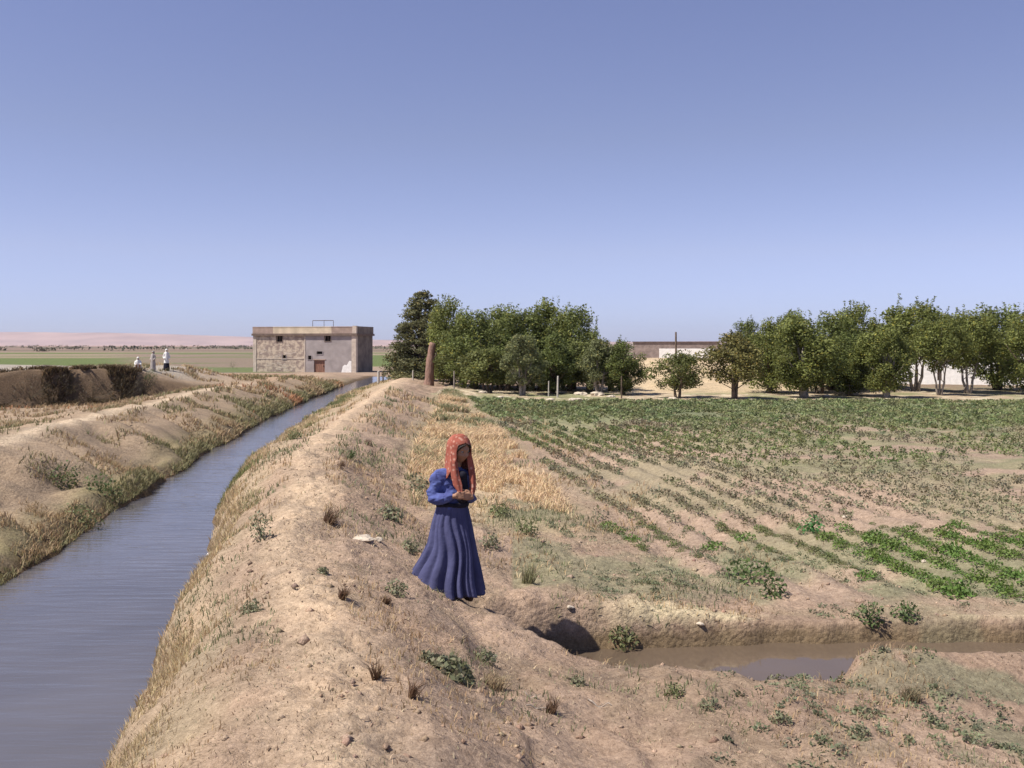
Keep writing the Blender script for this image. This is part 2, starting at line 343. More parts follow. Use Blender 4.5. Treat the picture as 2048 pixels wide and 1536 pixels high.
def build_ground():
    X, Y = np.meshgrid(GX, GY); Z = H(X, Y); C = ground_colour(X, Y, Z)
    rs = np.random.default_rng(77); yy = 3.2
    while yy < 15:
        yy += rs.uniform(.06, .22); x0 = float(xcrest(np.array([yy]))[0]) + rs.normal(.02, .22); an = math.radians(rs.normal(100, 22)); ix = slice(*np.searchsorted(GX, [x0 - .3, x0 + .3])); iy = slice(*np.searchsorted(GY, [yy - .3, yy + .3]))
        dx, dy = X[iy, ix] - x0, Y[iy, ix] - yy; a = dx * math.cos(an) + dy * math.sin(an); b = -dx * math.sin(an) + dy * math.cos(an); q = (a / .12) ** 2 + (b / .048) ** 2
        Z[iy, ix] += -.020 * np.exp(-q ** 1.6) + .007 * np.exp(-((np.sqrt(q) - 1.5) / .35) ** 2)
    nx, ny = len(GX), len(GY); V = np.stack([X, Y, Z], -1).reshape(-1, 3)
    i = np.arange(nx * ny).reshape(ny, nx); Fc = np.stack([i[:-1, :-1], i[:-1, 1:], i[1:, 1:], i[1:, :-1]], -1).reshape(-1, 4)
    o = add('ground', np_mesh('ground', V, Fc, C.reshape(-1, 3), True), GROUND); props(o, kind='structure', label='dry tan earth of banks, field and plain')
    return o
build_ground()
def strip(name, ys, xa, xb, z, mat, label):
    V = []; Fs = []
    n = 6
    for y, a, b in zip(ys, xa, xb):
        for k in range(n + 1): V.append((a + (b - a) * k / n, y, z))
    for j in range(len(ys) - 1):
        for k in range(n): q = j * (n + 1) + k; Fs.append((q, q + 1, q + n + 2, q + n + 1))
    o = add(name, np_mesh(name, V, Fs, None, True), mat); props(o, label=label, kind='structure')
ys = np.concatenate([np.linspace(-40, 4, 20), np.linspace(4.5, 83, 150)])
strip('canal_water', ys, xleft(ys) - .25, xright(ys) + .12, 0, mat_water('muddy_canal_water', (.098, .094, .104), .09, 2.4, .6, (.55, 2.6, 1)), 'muddy bluish water of the irrigation canal')
xs = np.linspace(.15, 12, 60)
def ditch_water():
    V = []; Fs = []
    for x in xs:
        a = float(np.interp(x, DX, DN)) + .05; b = float(np.interp(x, DX, DF)) + .08
        V += [(x, a, -.10), (x, b, -.10)]
    for j in range(len(xs) - 1): Fs.append((2 * j, 2 * j + 2, 2 * j + 3, 2 * j + 1))
    props(add('ditch_water', np_mesh('ditch_water', V, Fs), mat_water('still_ditch_water', (.115, .085, .06), .04, 5, .08, (1, 1, 1))), label='still brown water in the field ditch', kind='structure')
ditch_water()
# hills on the skyline
def hills():
    n = 260; X = np.linspace(-5200, 5200, n); rows = []
    prof = np.interp(X, [-5200, -2200, -1200, -600, 300, 2500, 5200], [62, 60, 44, 27, 18, 22, 30])
    top = prof * (.86 + .28 * fbm(X * .002, X * 0, 131, 5))
    for t, yy in ((0, 4300), (.25, 4430), (.5, 4560), (.78, 4700), (1, 4850), (.6, 5300), (0, 5900)):
        jag = (fbm(X * .006 + yy, X * 0 + t * 5, 133, 4) - .5) * 18 * (1 if 0 < t < 1 else 0)
        rows.append(np.stack([X, yy + (fbm(X * .004, X * 0 + yy, 137, 3) - .5) * 160, np.maximum(-1, top * t + jag * .5)], -1))
    V = np.concatenate(rows); i = np.arange(len(V)).reshape(len(rows), n)
    Fc = np.stack([i[:-1, :-1], i[:-1, 1:], i[1:, 1:], i[1:, :-1]], -1).reshape(-1, 4)
    props(add('hills', np_mesh('hills', V, Fc, None, True), mat_plain('pink_bare_rock', (.40, .285, .26), .95, .006, .2, .3, .02, (.30, .215, .205))), label='low bare pinkish hills along the skyline', kind='structure')
hills()

# ------------------------------------------------------------------ grass, leaves
def jcol(base, n, a=.2, b=.06):
    base = np.asarray(base); k = (1 + RNG.uniform(-a, a, (n, 1))); return np.clip(base * k + RNG.uniform(-b, b, (n, 3)) * base, .005, .95)
def blades(P, h, w, lean=.35, col=(.4, .3, .15), wind=(.15, .05)):
    """one narrow bent blade per base point; returns verts, faces, tints"""
    n = len(P); a = RNG.uniform(0, 2 * math.pi, n); hh = h * RNG.uniform(.5, 1.3, n); ww = w * RNG.uniform(.6, 1.4, n)
    s = np.stack([np.cos(a), np.sin(a), 0 * a], 1) * ww[:, None] * .5
    b = RNG.uniform(0, 2 * math.pi, n); l = np.stack([np.cos(b) * lean + wind[0], np.sin(b) * lean + wind[1], 0 * b], 1) * (hh * RNG.uniform(.3, 1.4, n))[:, None]
    up = np.stack([0 * hh, 0 * hh, hh], 1)
    m = P + l * .3 + up * .6; t = P + l + up
    P = P - np.array([0, 0, .01])
    V = np.stack([P - s, P + s, m + s * .7, m - s * .7, t], 1).reshape(-1, 3)
    i = np.arange(n)[:, None] * 5
    Q = np.concatenate([i + np.array([0, 1, 2, 3]), i + np.array([3, 2, 4, 4])])
    F3 = np.concatenate([i + np.array([0, 1, 2]), i + np.array([0, 2, 3]), i + np.array([3, 2, 4])])
    C = np.repeat(col if np.ndim(col) == 2 else jcol(col, n), 5, axis=0)
    return V, F3, C
def leaves(P, size, col, nrm=None, aspect=.6, up=.3):
    n = len(P); N = RNG.normal(size=(n, 3)); 
    if nrm is not None: N = N * .7 + nrm
    N[:, 2] += up; N /= np.linalg.norm(N, axis=1)[:, None] + 1e-9
    A = np.cross(N, RNG.normal(size=(n, 3))); A /= np.linalg.norm(A, axis=1)[:, None] + 1e-9; B = np.cross(N, A)
    s = (size * RNG.uniform(.6, 1.35, n))[:, None] * .5
    V = np.stack([P - A * s, P - B * s * aspect, P + A * s, P + B * s * aspect], 1).reshape(-1, 3)
    Fc = np.arange(n * 4).reshape(-1, 4)
    C = np.repeat(col if np.ndim(col) == 2 else jcol(col, n), 4, axis=0)
    return V, Fc, C
def merge(parts):
    V = []; Fs = []; C = []; b = 0
    for v, f, c in parts: V.append(v); Fs.append(f + b); C.append(c); b += len(v)
    return np.concatenate(V), np.concatenate(Fs), np.concatenate(C)
def gpts(x, y): return np.stack([x, y, H(x, y)], 1)

def stuff_blades(name, label, pts, h, w, col, lean=.35):
    V, Fc, C = blades(pts, h, w, lean, col); o = add(name, np_mesh(name, V, Fc, C), GRASS); props(o, label=label, cat='grass', kind='stuff')
# straw along the brow of the canal bank
n = 46000; y = 3.6 * (70 / 3.6) ** RNG.uniform(0, 1, n); t = RNG.beta(1.5, 2.8, n)
x = xright(y) + .02 + t * (xcrest(y) - xright(y)) * .62
k = (fbm(x * 2.2, y * 1.8, 201, 4) + .25 * (RNG.uniform(0, 1, n) - .5) > .40 + .32 * t); x, y = x[k], y[k]
col = jcol((.50, .395, .235), len(x), .25); g = fbm(x * .8, y * .5, 203, 2) + .2 * (RNG.uniform(0, 1, len(x)) - .5) > .62; col[g] = jcol((.20, .21, .09), g.sum())
stuff_blades('bank_grass', 'straw coloured dry grass hanging over the canal along the near bank', gpts(x, y), np.interp(y, [4, 9, 30, 60], [.04, .07, .12, .12]), np.interp(y, [4, 10, 60], [.004, .009, .04]), col, .9)
# dry stubble on the slope around the path
n = 42000; y = 3.4 * (40 / 3.4) ** RNG.uniform(0, 1, n); x = xcrest(y) + RNG.uniform(-.9, 5.5, n)
k = (fbm(x * 1.3, y * 1.0, 205, 4) > .53) & (np.abs(x - xcrest(y)) > .22) & (H(x, y) > .03); x, y = x[k], y[k]
col = jcol((.45, .33, .19), len(x)); g = fbm(x * 1.1, y * .9, 207, 3) > .55; col[g] = jcol((.20, .21, .11), g.sum())
stuff_blades('slope_stubble', 'sparse dry stubble and low weeds scattered over the slope', gpts(x, y), np.interp(y, [3, 8, 40], [.022, .05, .14]), np.interp(y, [3, 10, 40], [.005, .010, .035]), col, .8)
# short bits of straw and root lying on the bare earth
n = 56000; y = 3.3 * (18 / 3.3) ** RNG.uniform(0, 1, n); x = xcrest(y) + RNG.uniform(-2.0, 7.5, n)
k = (H(x, y) > .04) & (fbm(x * 1.7, y * 1.7, 401, 4) + .3 * (RNG.uniform(0, 1, n) - .5) > .50) & ((x > xright(y)) ); x, y = x[k], y[k]
col = jcol((.52, .41, .27), len(x), .3); g = RNG.uniform(0, 1, len(x)); col[g > .60] = jcol((.17, .115, .075), (g > .60).sum(), .4); col[g < .10] = jcol((.22, .23, .13), (g < .10).sum())
stuff_blades('straw_litter', 'short bits of straw and dark root lying on the bare slope', gpts(x, y), np.interp(y, [3, 18], [.010, .026]), np.interp(y, [3, 18], [.004, .012]), col, 2.6)
# golden grass strip
n = 80000; y = 9.4 * (46 / 9.4) ** RNG.uniform(0, 1, n); a = xcrest(y) + 1.0 + .03 * y; b = field_edge(y) - .15; x = a + (b - a) * RNG.uniform(0, 1, n)
dens = fbm(x * 1.1, y * .8, 101, 4) + .3 * (fbm(x * 5, y * 4, 209, 2) - .5); k = (dens + .30 * (fbm(x * .33 + 5, y * .22, 213, 3) - .5) > .52 + .10 * (1 - ss(14, 18, y))) & (RNG.uniform(0, 1, n) < .9 * ss(10, 20, y) + .10); x, y = x[k], y[k]
col = jcol((.66, .50, .31), len(x), .2); g = fbm(x * .5, y * .3, 211, 4) + .25 * (RNG.uniform(0, 1, len(x)) - .5) > .56; col[g] = jcol((.27, .26, .14), g.sum())
stuff_blades('golden_grass', 'tall golden dry grass between the embankment slope and the crop rows', gpts(x, y), np.interp(y, [9, 14, 46], [.05, .11, .20]), np.interp(y, [9, 46], [.009, .045]), col, 1.0)
# left bank
n = 110000; y = 8 * (64 / 8) ** RNG.uniform(0, 1, n); q = RNG.uniform(0, 1, n); dl = q ** 1.6 * 9; x = xleft(y) - .02 - dl
k = (fbm(x * 1.6, y * 1.1, 215, 4) + .2 * (RNG.uniform(0, 1, n) - .5) > np.interp(dl, [0, .4, 1.0, 9], [.32, .52, .63, .56])) & (np.abs(dl - 2.55) > .25); x, y, dl = x[k], y[k], dl[k]
k = ~((x < -12.5) & (np.abs((x + 14.3) * -.6 + (y - 41) * .8 + .2) < 1.6)); x, y, dl = x[k], y[k], dl[k]
col = jcol((.38, .28, .165), len(x)); g = (fbm(x * .6, y * .4, 217, 3) + .18 * np.exp(-dl / .4) + .3 * (RNG.uniform(0, 1, len(x)) - .5)) > .60; col[g] = jcol((.235, .215, .11), g.sum())
r = (fbm(x * .35, y * .2, 219, 3) > .54) & (y > 34) & ~g; col[r] = jcol((.42, .22, .12), r.sum())
stuff_blades('left_bank_grass', 'mixed olive and straw grass covering the far bank of the canal', gpts(x, y), np.interp(y, [8, 20, 64], [.06, .09, .20]), np.interp(y, [8, 20, 64], [.010, .020, .07]), col, .9)
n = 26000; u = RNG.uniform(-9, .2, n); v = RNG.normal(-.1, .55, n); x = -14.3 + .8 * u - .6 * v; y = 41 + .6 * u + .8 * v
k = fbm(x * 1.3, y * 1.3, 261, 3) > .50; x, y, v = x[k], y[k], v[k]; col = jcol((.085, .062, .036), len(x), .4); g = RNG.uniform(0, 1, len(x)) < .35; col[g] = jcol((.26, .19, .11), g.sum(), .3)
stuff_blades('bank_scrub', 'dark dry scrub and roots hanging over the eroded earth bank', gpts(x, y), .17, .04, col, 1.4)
# low sage weeds in the near right corner and round the ditch
def rosettes(cx, cy, r, nl, size, colr, name, label):
    m = len(cx); ci = np.repeat(np.arange(m), nl); a = RNG.uniform(0, 6.283, m * nl); rr = np.sqrt(RNG.uniform(0, 1, m * nl)) * np.asarray(r)[ci] if np.ndim(r) else np.sqrt(RNG.uniform(0, 1, m * nl)) * r
    x = cx[ci] + rr * np.cos(a); y = cy[ci] + rr * np.sin(a); P = gpts(x, y); P[:, 2] += RNG.uniform(.0, 1, m * nl) * (size[ci] if np.ndim(size) else size) * 1.2
    V, Fc, C = leaves(P, size[ci] if np.ndim(size) else size, colr[ci] if np.ndim(colr) == 2 else colr, None, .5, .8)
    o = add(name, np_mesh(name, V, Fc, C), CROP); props(o, label=label, cat='weeds', kind='stuff')
n = 2600; y = RNG.uniform(3.6, 13.5, n); x = RNG.uniform(.2, 7.0, n)
w = np.where(y < 7.6, ss(.8, 2.2, x) * .9, np.where(y > 9.3, .6, .0)); k = (fbm(x * 1.4, y * 1.4, 221, 3) + .12 * w > .56) & (w > 0) & (RNG.uniform(0, 1, n) < w + .15) & (H(x, y) > .04)
x, y = x[k], y[k]; rosettes(x, y, RNG.uniform(.03, .10, len(x)), 30, .026, jcol((.19, .205, .12), len(x), .3), 'ground_weeds', 'low sage green weeds creeping over the dry ground round the ditch')

# ------------------------------------------------------------------ crop rows
def plant_mesh(name, r, h, nl, lsize, colr):
    a = RNG.uniform(0, 6.283, nl); q = RNG.uniform(0, 1, nl) ** .5; zz = RNG.uniform(.1, 1, nl) * h * np.sqrt(np.clip(1.15 - q ** 2, .05, 1))
    P = np.stack([np.cos(a) * q * r, np.sin(a) * q * r, zz], 1); nrm = np.stack([np.cos(a) * q, np.sin(a) * q, .6 + 0 * a], 1)
    V, Fc, C = leaves(P, lsize, colr, nrm, .65, .3)
    # stems, as thin leaning blades
    m = max(5, nl // 9); b = RNG.uniform(0, 6.283, m); B = np.zeros((m, 3)); T = np.stack([np.cos(b) * r * .8, np.sin(b) * r * .8, np.full(m, h * .8)], 1); s = np.stack([-np.sin(b), np.cos(b), 0 * b], 1) * .003
    V2 = np.stack([B - s, B + s, T + s, T - s], 1).reshape(-1, 3); F2 = np.arange(m * 4).reshape(-1, 4); C2 = np.repeat(jcol(np.array(colr if np.ndim(colr) == 1 else (.15, .15, .07)) * .9, m), 4, axis=0)
    return np_mesh(name, *merge([(V, Fc, C), (V2, F2, C2)])[:2], tint=merge([(V, Fc, C), (V2, F2, C2)])[2])
CV = [plant_mesh('crop_plant', .14, .13, 150, .034, c) for c in ((.135, .195, .045), (.15, .18, .065), (.18, .185, .08), (.12, .20, .045), (.23, .205, .11))]
for me in CV: me.materials.append(CROP)
# where the rows run: parallel to the canal, and crosswise in the far part of the field
spots = []
for i in range(-6, 60):
    u = i * ROW
    y = 9.9
    while y < 43:
        x = u - .175 * y
        if x > float(field_edge(y)) + .1 and x < .62 * y + 1.5: 
            cross = y + .35 * (x - 6) > 19 and x > 4.5
            if not cross: spots.append((x + random.gauss(0, .03), y + random.gauss(0, .04)))
        y += .15 if y < 16 else .22
y = 15.0; 
while y < 43:
    x = 3.0
    while x < .62 * y + 1.5:
        if y + .35 * (x - 6) > 19 and x > 4.5: spots.append((x + random.gauss(0, .06), y + random.gauss(0, .06)))
        x += .27
    y += .62
S = np.array(spots)
dn = fbm(S[:, 0] * .55, S[:, 1] * .45, 231, 3) + .12 * (RNG.uniform(0, 1, len(S)) - .5)
thr = np.interp(S[:, 1], [9.9, 12, 14, 18, 26, 43], [.44, .37, .34, .32, .32, .28])
thr = thr + .12 * np.exp(-((S[:, 0] - 2.6) / 1.0) ** 2 - ((S[:, 1] - 12.2) / 1.4) ** 2) + .2 * (S[:, 1] < 10.6)
thr = thr - .16 * np.exp(-((S[:, 0] - 5.0) / 1.2) ** 2 - ((S[:, 1] - 11.2) / 1.3) ** 2)
S = S[dn > thr]; S = S[np.argsort(S[:, 1])]
NEAR = 290
for i, (x, y) in enumerate(S[:NEAR]):
    v = 0 if (x > 3.8 and y < 13) else random.choice([1, 1, 2, 2, 3, 4])
    if x > 3.8 and y < 13 and random.random() < .35: v = 3
    o = bpy.data.objects.new('crop_plant', CV[v]); COL.objects.link(o); o.location = (x, y, hz(x, y) - .015); o.rotation_euler.z = random.uniform(0, 6.28)
    k = random.uniform(.5, 1.0) * (1.15 if v in (0, 3) else .75); o.scale = (k, k, k * random.uniform(.7, 1.2))
    props(o, label='small leafy green crop plant in the nearest rows of the irrigated field', cat='crop plant', group='crop plants in the nearest rows of the field')
R = S[NEAR:]; nl = 36; ci = np.repeat(np.arange(len(R)), nl); 
rr = np.interp(R[:, 1], [12, 43], [.10, .19]) * RNG.uniform(.6, 1.3, len(R)); a = RNG.uniform(0, 6.283, len(ci)); q = np.sqrt(RNG.uniform(0, 1, len(ci))) * rr[ci]
P = gpts(R[ci, 0] + np.cos(a) * q, R[ci, 1] + np.sin(a) * q); P[:, 2] += RNG.uniform(.01, .11, len(ci))
cc = jcol((.18, .20, .085), len(R), .3, .1); tn_ = fbm(R[:, 0] * .3, R[:, 1] * .25, 235, 3) > .55; cc[tn_] = jcol((.23, .215, .13), tn_.sum(), .3, .1); far = R[:, 1] > 31; cc[far] = jcol((.20, .225, .10), far.sum(), .35, .1)
V, Fc, C = leaves(P, np.interp(R[ci, 1], [12, 43], [.034, .095]), cc[ci] * RNG.uniform(.8, 1.2, (len(ci), 1)), None, .65, .5)
props(add('crop_rows', np_mesh('crop_rows', V, Fc, C), CROP), label='rows of low green crops filling the irrigated field as far as the trees', cat='crops', kind='stuff')

# ------------------------------------------------------------------ single weeds and shrubs on banks and slope
def weed(px, py, wpx, hpx, colr, label, nm='weed_clump', cat='weed', style='leaf', dens=1.0):
    x, y, z = on_ground(px, py); s = y / F; r = wpx * s / 2; h = hpx * s
    if style == 'leaf':
        nl = int(150 * dens); me = plant_mesh(nm, r, h, nl, max(.018, min(.05, r * .28)), colr)
    else:
        nl = int(130 * dens); a = RNG.uniform(0, 6.283, nl); q = np.sqrt(RNG.uniform(0, 1, nl)) * r * .6
        P0 = np.stack([np.cos(a) * q, np.sin(a) * q, 0 * a], 1); V, Fc, C = blades(P0, h, max(.006, r * .05), .7, jcol(colr, nl)); me = np_mesh(nm, V, Fc, C)
    # sit on the slope
    o = add(nm, me, CROP if style == 'leaf' else GRASS); dzx = (hz(x + r, y) - hz(x - r, y)) / (2 * r); dzy = (hz(x, y + r) - hz(x, y - r)) / (2 * r)
    o.location = (x, y, z - .012); o.rotation_euler = (max(-.6, min(.6, math.atan(dzy))), max(-.6, min(.6, -math.atan(dzx))), 0)
    props(o, label=label, cat=cat); return o
G1 = (.20, .205, .12); G2 = (.165, .18, .08); DR = (.16, .10, .06); ST = (.50, .38, .2); DG = (.10, .14, .05)
weed(525, 1075, 46, 60, G1, 'grey green weed clump on the brow above the canal bend')
weed(505, 1222, 46, 26, G1, 'small sage green weed beside the canal edge, nearest the camera on the path side')
weed(655, 1045, 46, 36, DR, 'dark dried weed on the path left of the girl', style='blade')
weed(700, 918, 20, 22, DG, 'small dark green weed on the upper slope edge far behind the girl')
weed(735, 890, 18, 14, DR, 'tiny dark dry weed on the path edge beyond all the others')
weed(680, 935, 16, 16, DR, 'tiny dark tuft just nearer than the dark green weed on the slope edge')
weed(790, 1188, 50, 34, G1, 'green weed clump at the left hem of the blue dress')
weed(645, 1145, 24, 14, G1, 'flat little green weed in the middle of the path')
weed(900, 1350, 100, 40, G1, 'wide green weed mat on the near slope below the girl', dens=2)
weed(965, 1322, 56, 34, G1, 'green weed behind the wide weed mat')
weed(985, 1375, 80, 34, (.36, .28, .17), 'dry straw coloured tangle beside the wide weed mat', style='blade')
weed(850, 1320, 34, 24, G1, 'small green weed up the slope from the wide weed mat')
weed(1350, 1390, 44, 28, G2, 'dark green weed on the near brow of the ditch')
weed(1245, 1282, 60, 26, G2, 'green weed clump at the head of the ditch, right of the shadow')
weed(1155, 1370, 34, 22, G1, 'small green weed on bare slope between mat and ditch')
weed(832, 985, 60, 44, G1, 'green weed clump just left of the girl, level with her arms')
weed(780, 1035, 54, 24, G1, 'low green weed further left of the girl')
weed(820, 1100, 46, 24, G1, 'low green weed left of the skirt')
weed(1050, 1068, 50, 34, G2, 'green weed clump to the right of the skirt at the foot of the slope')
weed(975, 1095, 44, 34, G1, 'green weed clump touching the right side of the skirt')
weed(1055, 1165, 40, 40, (.25, .24, .13), 'dry greenish tuft at the toe of the slope beyond the ditch', style='blade')
weed(1000, 1030, 46, 24, G2, 'low green weed behind the right arm of the girl')
weed(770, 1205, 26, 14, DR, 'small dark sprig beside the weed at the hem', style='blade')
weed(683, 1196, 24, 24, DR, 'dark dry tuft on the edge of the path below the girl', style='blade')
weed(752, 1356, 26, 40, DR, 'upright dark dry stalks on the near slope, higher of the two', style='blade', dens=.5)
weed(822, 1395, 26, 40, DR, 'upright dark dry stalks on the near slope, lower of the two', style='blade', dens=.5)
weed(1100, 1425, 34, 34, DR, 'dark stalks among pale twigs at the bottom of the slope', style='blade', dens=.5)
weed(1500, 1160, 130, 40, (.12, .17, .06), 'wide green patch of leaves alone in the bare part of the field', 'weed_patch', dens=2)
weed(1548, 1192, 60, 44, DG, 'dark bushy weed just nearer than the wide green patch')
weed(1740, 1236, 56, 38, DG, 'dark green bush at the near edge of the field, left of its twin')
weed(1810, 1234, 56, 36, DG, 'dark green bush at the near edge of the field, right of its twin')
weed(1622, 1064, 56, 34, (.07, .19, .05), 'bright green lone weed in the middle of the field')
weed(1420, 1412, 44, 20, G1, 'sage green weed low on the near ground right of the dark one')
weed(1560, 1440, 50, 20, G1, 'sage green weed on the near ground below the ditch water')
weed(1820, 1400, 60, 26, (.24, .20, .12), 'brownish dry bush on the near ground in the right corner', style='blade', dens=2)
weed(1720, 1470, 50, 20, G1, 'sage green weed near the bottom of the right corner')
weed(590, 878, 26, 22, G2, 'green tuft hanging over the canal at its narrow part')
weed(120, 965, 60, 50, DG, 'dark green clump low on the far bank at the left edge')
weed(200, 985, 80, 40, DG, 'wide dark green clump low on the far bank')
weed(160, 1040, 90, 34, G2, 'wide olive clump at the water line of the far bank')
weed(300, 760, 24, 26, DG, 'small dark bush at the end of the eroded bank', 'shrub', 'shrub')
weed(466, 738, 18, 18, DG, 'small dark bush left of the flat roofed building', 'shrub', 'shrub')
for k, (px, py, w, h, lb) in enumerate([(130, 790, 70, 46, 'dark brushwood at the left end of the eroded bank'), (185, 800, 80, 40, 'wide dark brushwood under the grey road edge'), (245, 800, 70, 56, 'tall dark brushwood in the middle of the eroded bank'),
        (285, 790, 44, 60, 'dark brushwood at the right end of the eroded bank'), (60, 800, 80, 50, 'dark brushwood beyond the left end of the eroded bank')]):
    weed(px, py, w, h, (.075, .06, .035), lb, 'brushwood', 'shrub', dens=2.2)

# twigs, stones
def stone(px, py, wpx, label, mat=STONE, nm='stone', flat=.5, cat='stone'):
    x, y, z = on_ground(px, py); r = wpx * y / F / 2; mb = MB(); sd = random.random() * 50
    def fn(p):
        q = 1 + .35 * (float(vn(np.array(p.x * 2.3 + sd), np.array(p.y * 2.3 + p.z * 1.7 + sd), 301)) - .5) * 2; return p * q
    mb.ball((0, 0, 0), (1, .8, flat), 12, fn); mb.v = [(a * r, b * r, c * r) for a, b, c in mb.v]
    o = add(nm, mb.mesh(nm), mat, None, (x, y, z + r * flat * .3)); o.rotation_euler.z = random.uniform(0, 6); props(o, label=label, cat=cat); return o
WHITE = mat_plain('whitewash', (.80, .78, .74), .8, 5, .08, .2, 20)
stone(419, 1111, 12, 'small white stone at the canal edge where the water bends', WHITE, flat=.7)
stone(720, 1078, 60, 'flat pale stone slab on the slope left of the skirt', STONE, flat=.18)
stone(755, 1080, 24, 'small pale stone beside the flat slab', STONE, flat=.3)
stone(1400, 1250, 18, 'pale lump of earth on the far lip of the ditch', STONE, flat=.4)
stone(1140, 1216, 16, 'small pale stone above the head of the ditch', STONE)
stone(1690, 1035, 12, 'small white stone among the crops', STONE)
stone(1846, 1124, 14, 'white stone in the rows by the right side of the field', STONE)
stone(1583, 950, 12, 'little white stone in the far part of the field', STONE)
for k, (px, py, w, lb) in enumerate([(1125, 786, 30, 'pale rock at the left end of the rock line before the trees'), (1160, 789, 40, 'long pale rock second from the left of the rock line'), (1195, 790, 46, 'largest pale rock of the rock line'),
        (1222, 794, 30, 'pale rock at the right end of the rock line'), (1150, 801, 40, 'low pale rock in front of the rock line'), (1180, 803, 30, 'small pale rock nearest the crops in front of the rock line'), (1100, 800, 24, 'pale rock left of the low front rock'),
        (1000, 795, 24, 'pale rock under the left group of trees'), (965, 786, 28, 'pale rock near the thin posts of the left trees'), (1345, 798, 30, 'pale rock below the small round bush tree'), (1505, 802, 34, 'pale rock under the first tall right hand tree'), (1655, 793, 26, 'pale rock beside the leaning pale trunk')]):
    stone(px, py, w * .7, lb, STONE, 'rock', .3, 'rock')
def clods():
    n = 2600; y = 3.6 * (16 / 3.6) ** RNG.uniform(0, 1, n); x = RNG.uniform(-1.9, 1, n) * .0 + xcrest(y) + RNG.uniform(-.8, 6.5, n); k = (H(x, y) > .03) & (fbm(x, y, 241, 3) > .46); x, y = x[k], y[k]
    base = np.array([(1, 0, 0), (-1, 0, 0), (0, 1, 0), (0, -1, 0), (0, 0, .8), (0, 0, -.6)]); f0 = np.array([(0, 2, 4), (2, 1, 4), (1, 3, 4), (3, 0, 4), (2, 0, 5), (1, 2, 5), (3, 1, 5), (0, 3, 5)])
    m = len(x); P = gpts(x, y); r = RNG.gamma(1.6, .0065, m) + .003; V = P[:, None, :] + base[None] * r[:, None, None] * RNG.uniform(.6, 1.4, (m, 6, 1)); Fc = f0[None] + (np.arange(m) * 6)[:, None, None]
    C = np.repeat(jcol((.38, .28, .21), m, .3), 6, axis=0)
    props(add('earth_clods', np_mesh('earth_clods', V.reshape(-1, 3), Fc.reshape(-1, 3), C), GROUND), label='loose clods and pebbles scattered on the slope', cat='clods', kind='stuff')
clods()
def twig(px, py, lpx, label, ang):
    x, y, z = on_ground(px, py); L_ = lpx * y / F; mb = MB(); pts = []
    for i in range(6):
        t = i / 5 - .5; qx = x + math.cos(ang) * L_ * t + random.uniform(-.006, .006); qy = y + math.sin(ang) * L_ * t; pts.append((qx - x, qy - y, hz(qx, qy) - z + .008 + .01 * math.sin(i * 2)))
    mb.tube(pts, [.004, .0045, .004, .0035, .003, .0015], 6)
    for i in (2, 3): p = pts[i]; mb.tube([p, (p[0] + .05, p[1] + .03 * (-1) ** i, p[2] + .02)], [.0025, .001], 5)
    props(add('twig', mb.mesh('twig'), PALEBARK, None, (x, y, z)), label=label, cat='twig')
twig(1075, 1418, 46, 'pale bent twig on the slope at the bottom of the scene', .1)
twig(1060, 1395, 40, 'pale twig lying just above the bent one', 2.4)
twig(1200, 1415, 60, 'long pale twig towards the near corner of the slope', -.7)
twig(985, 1315, 30, 'short pale twig standing out by the green weed', 1.2)

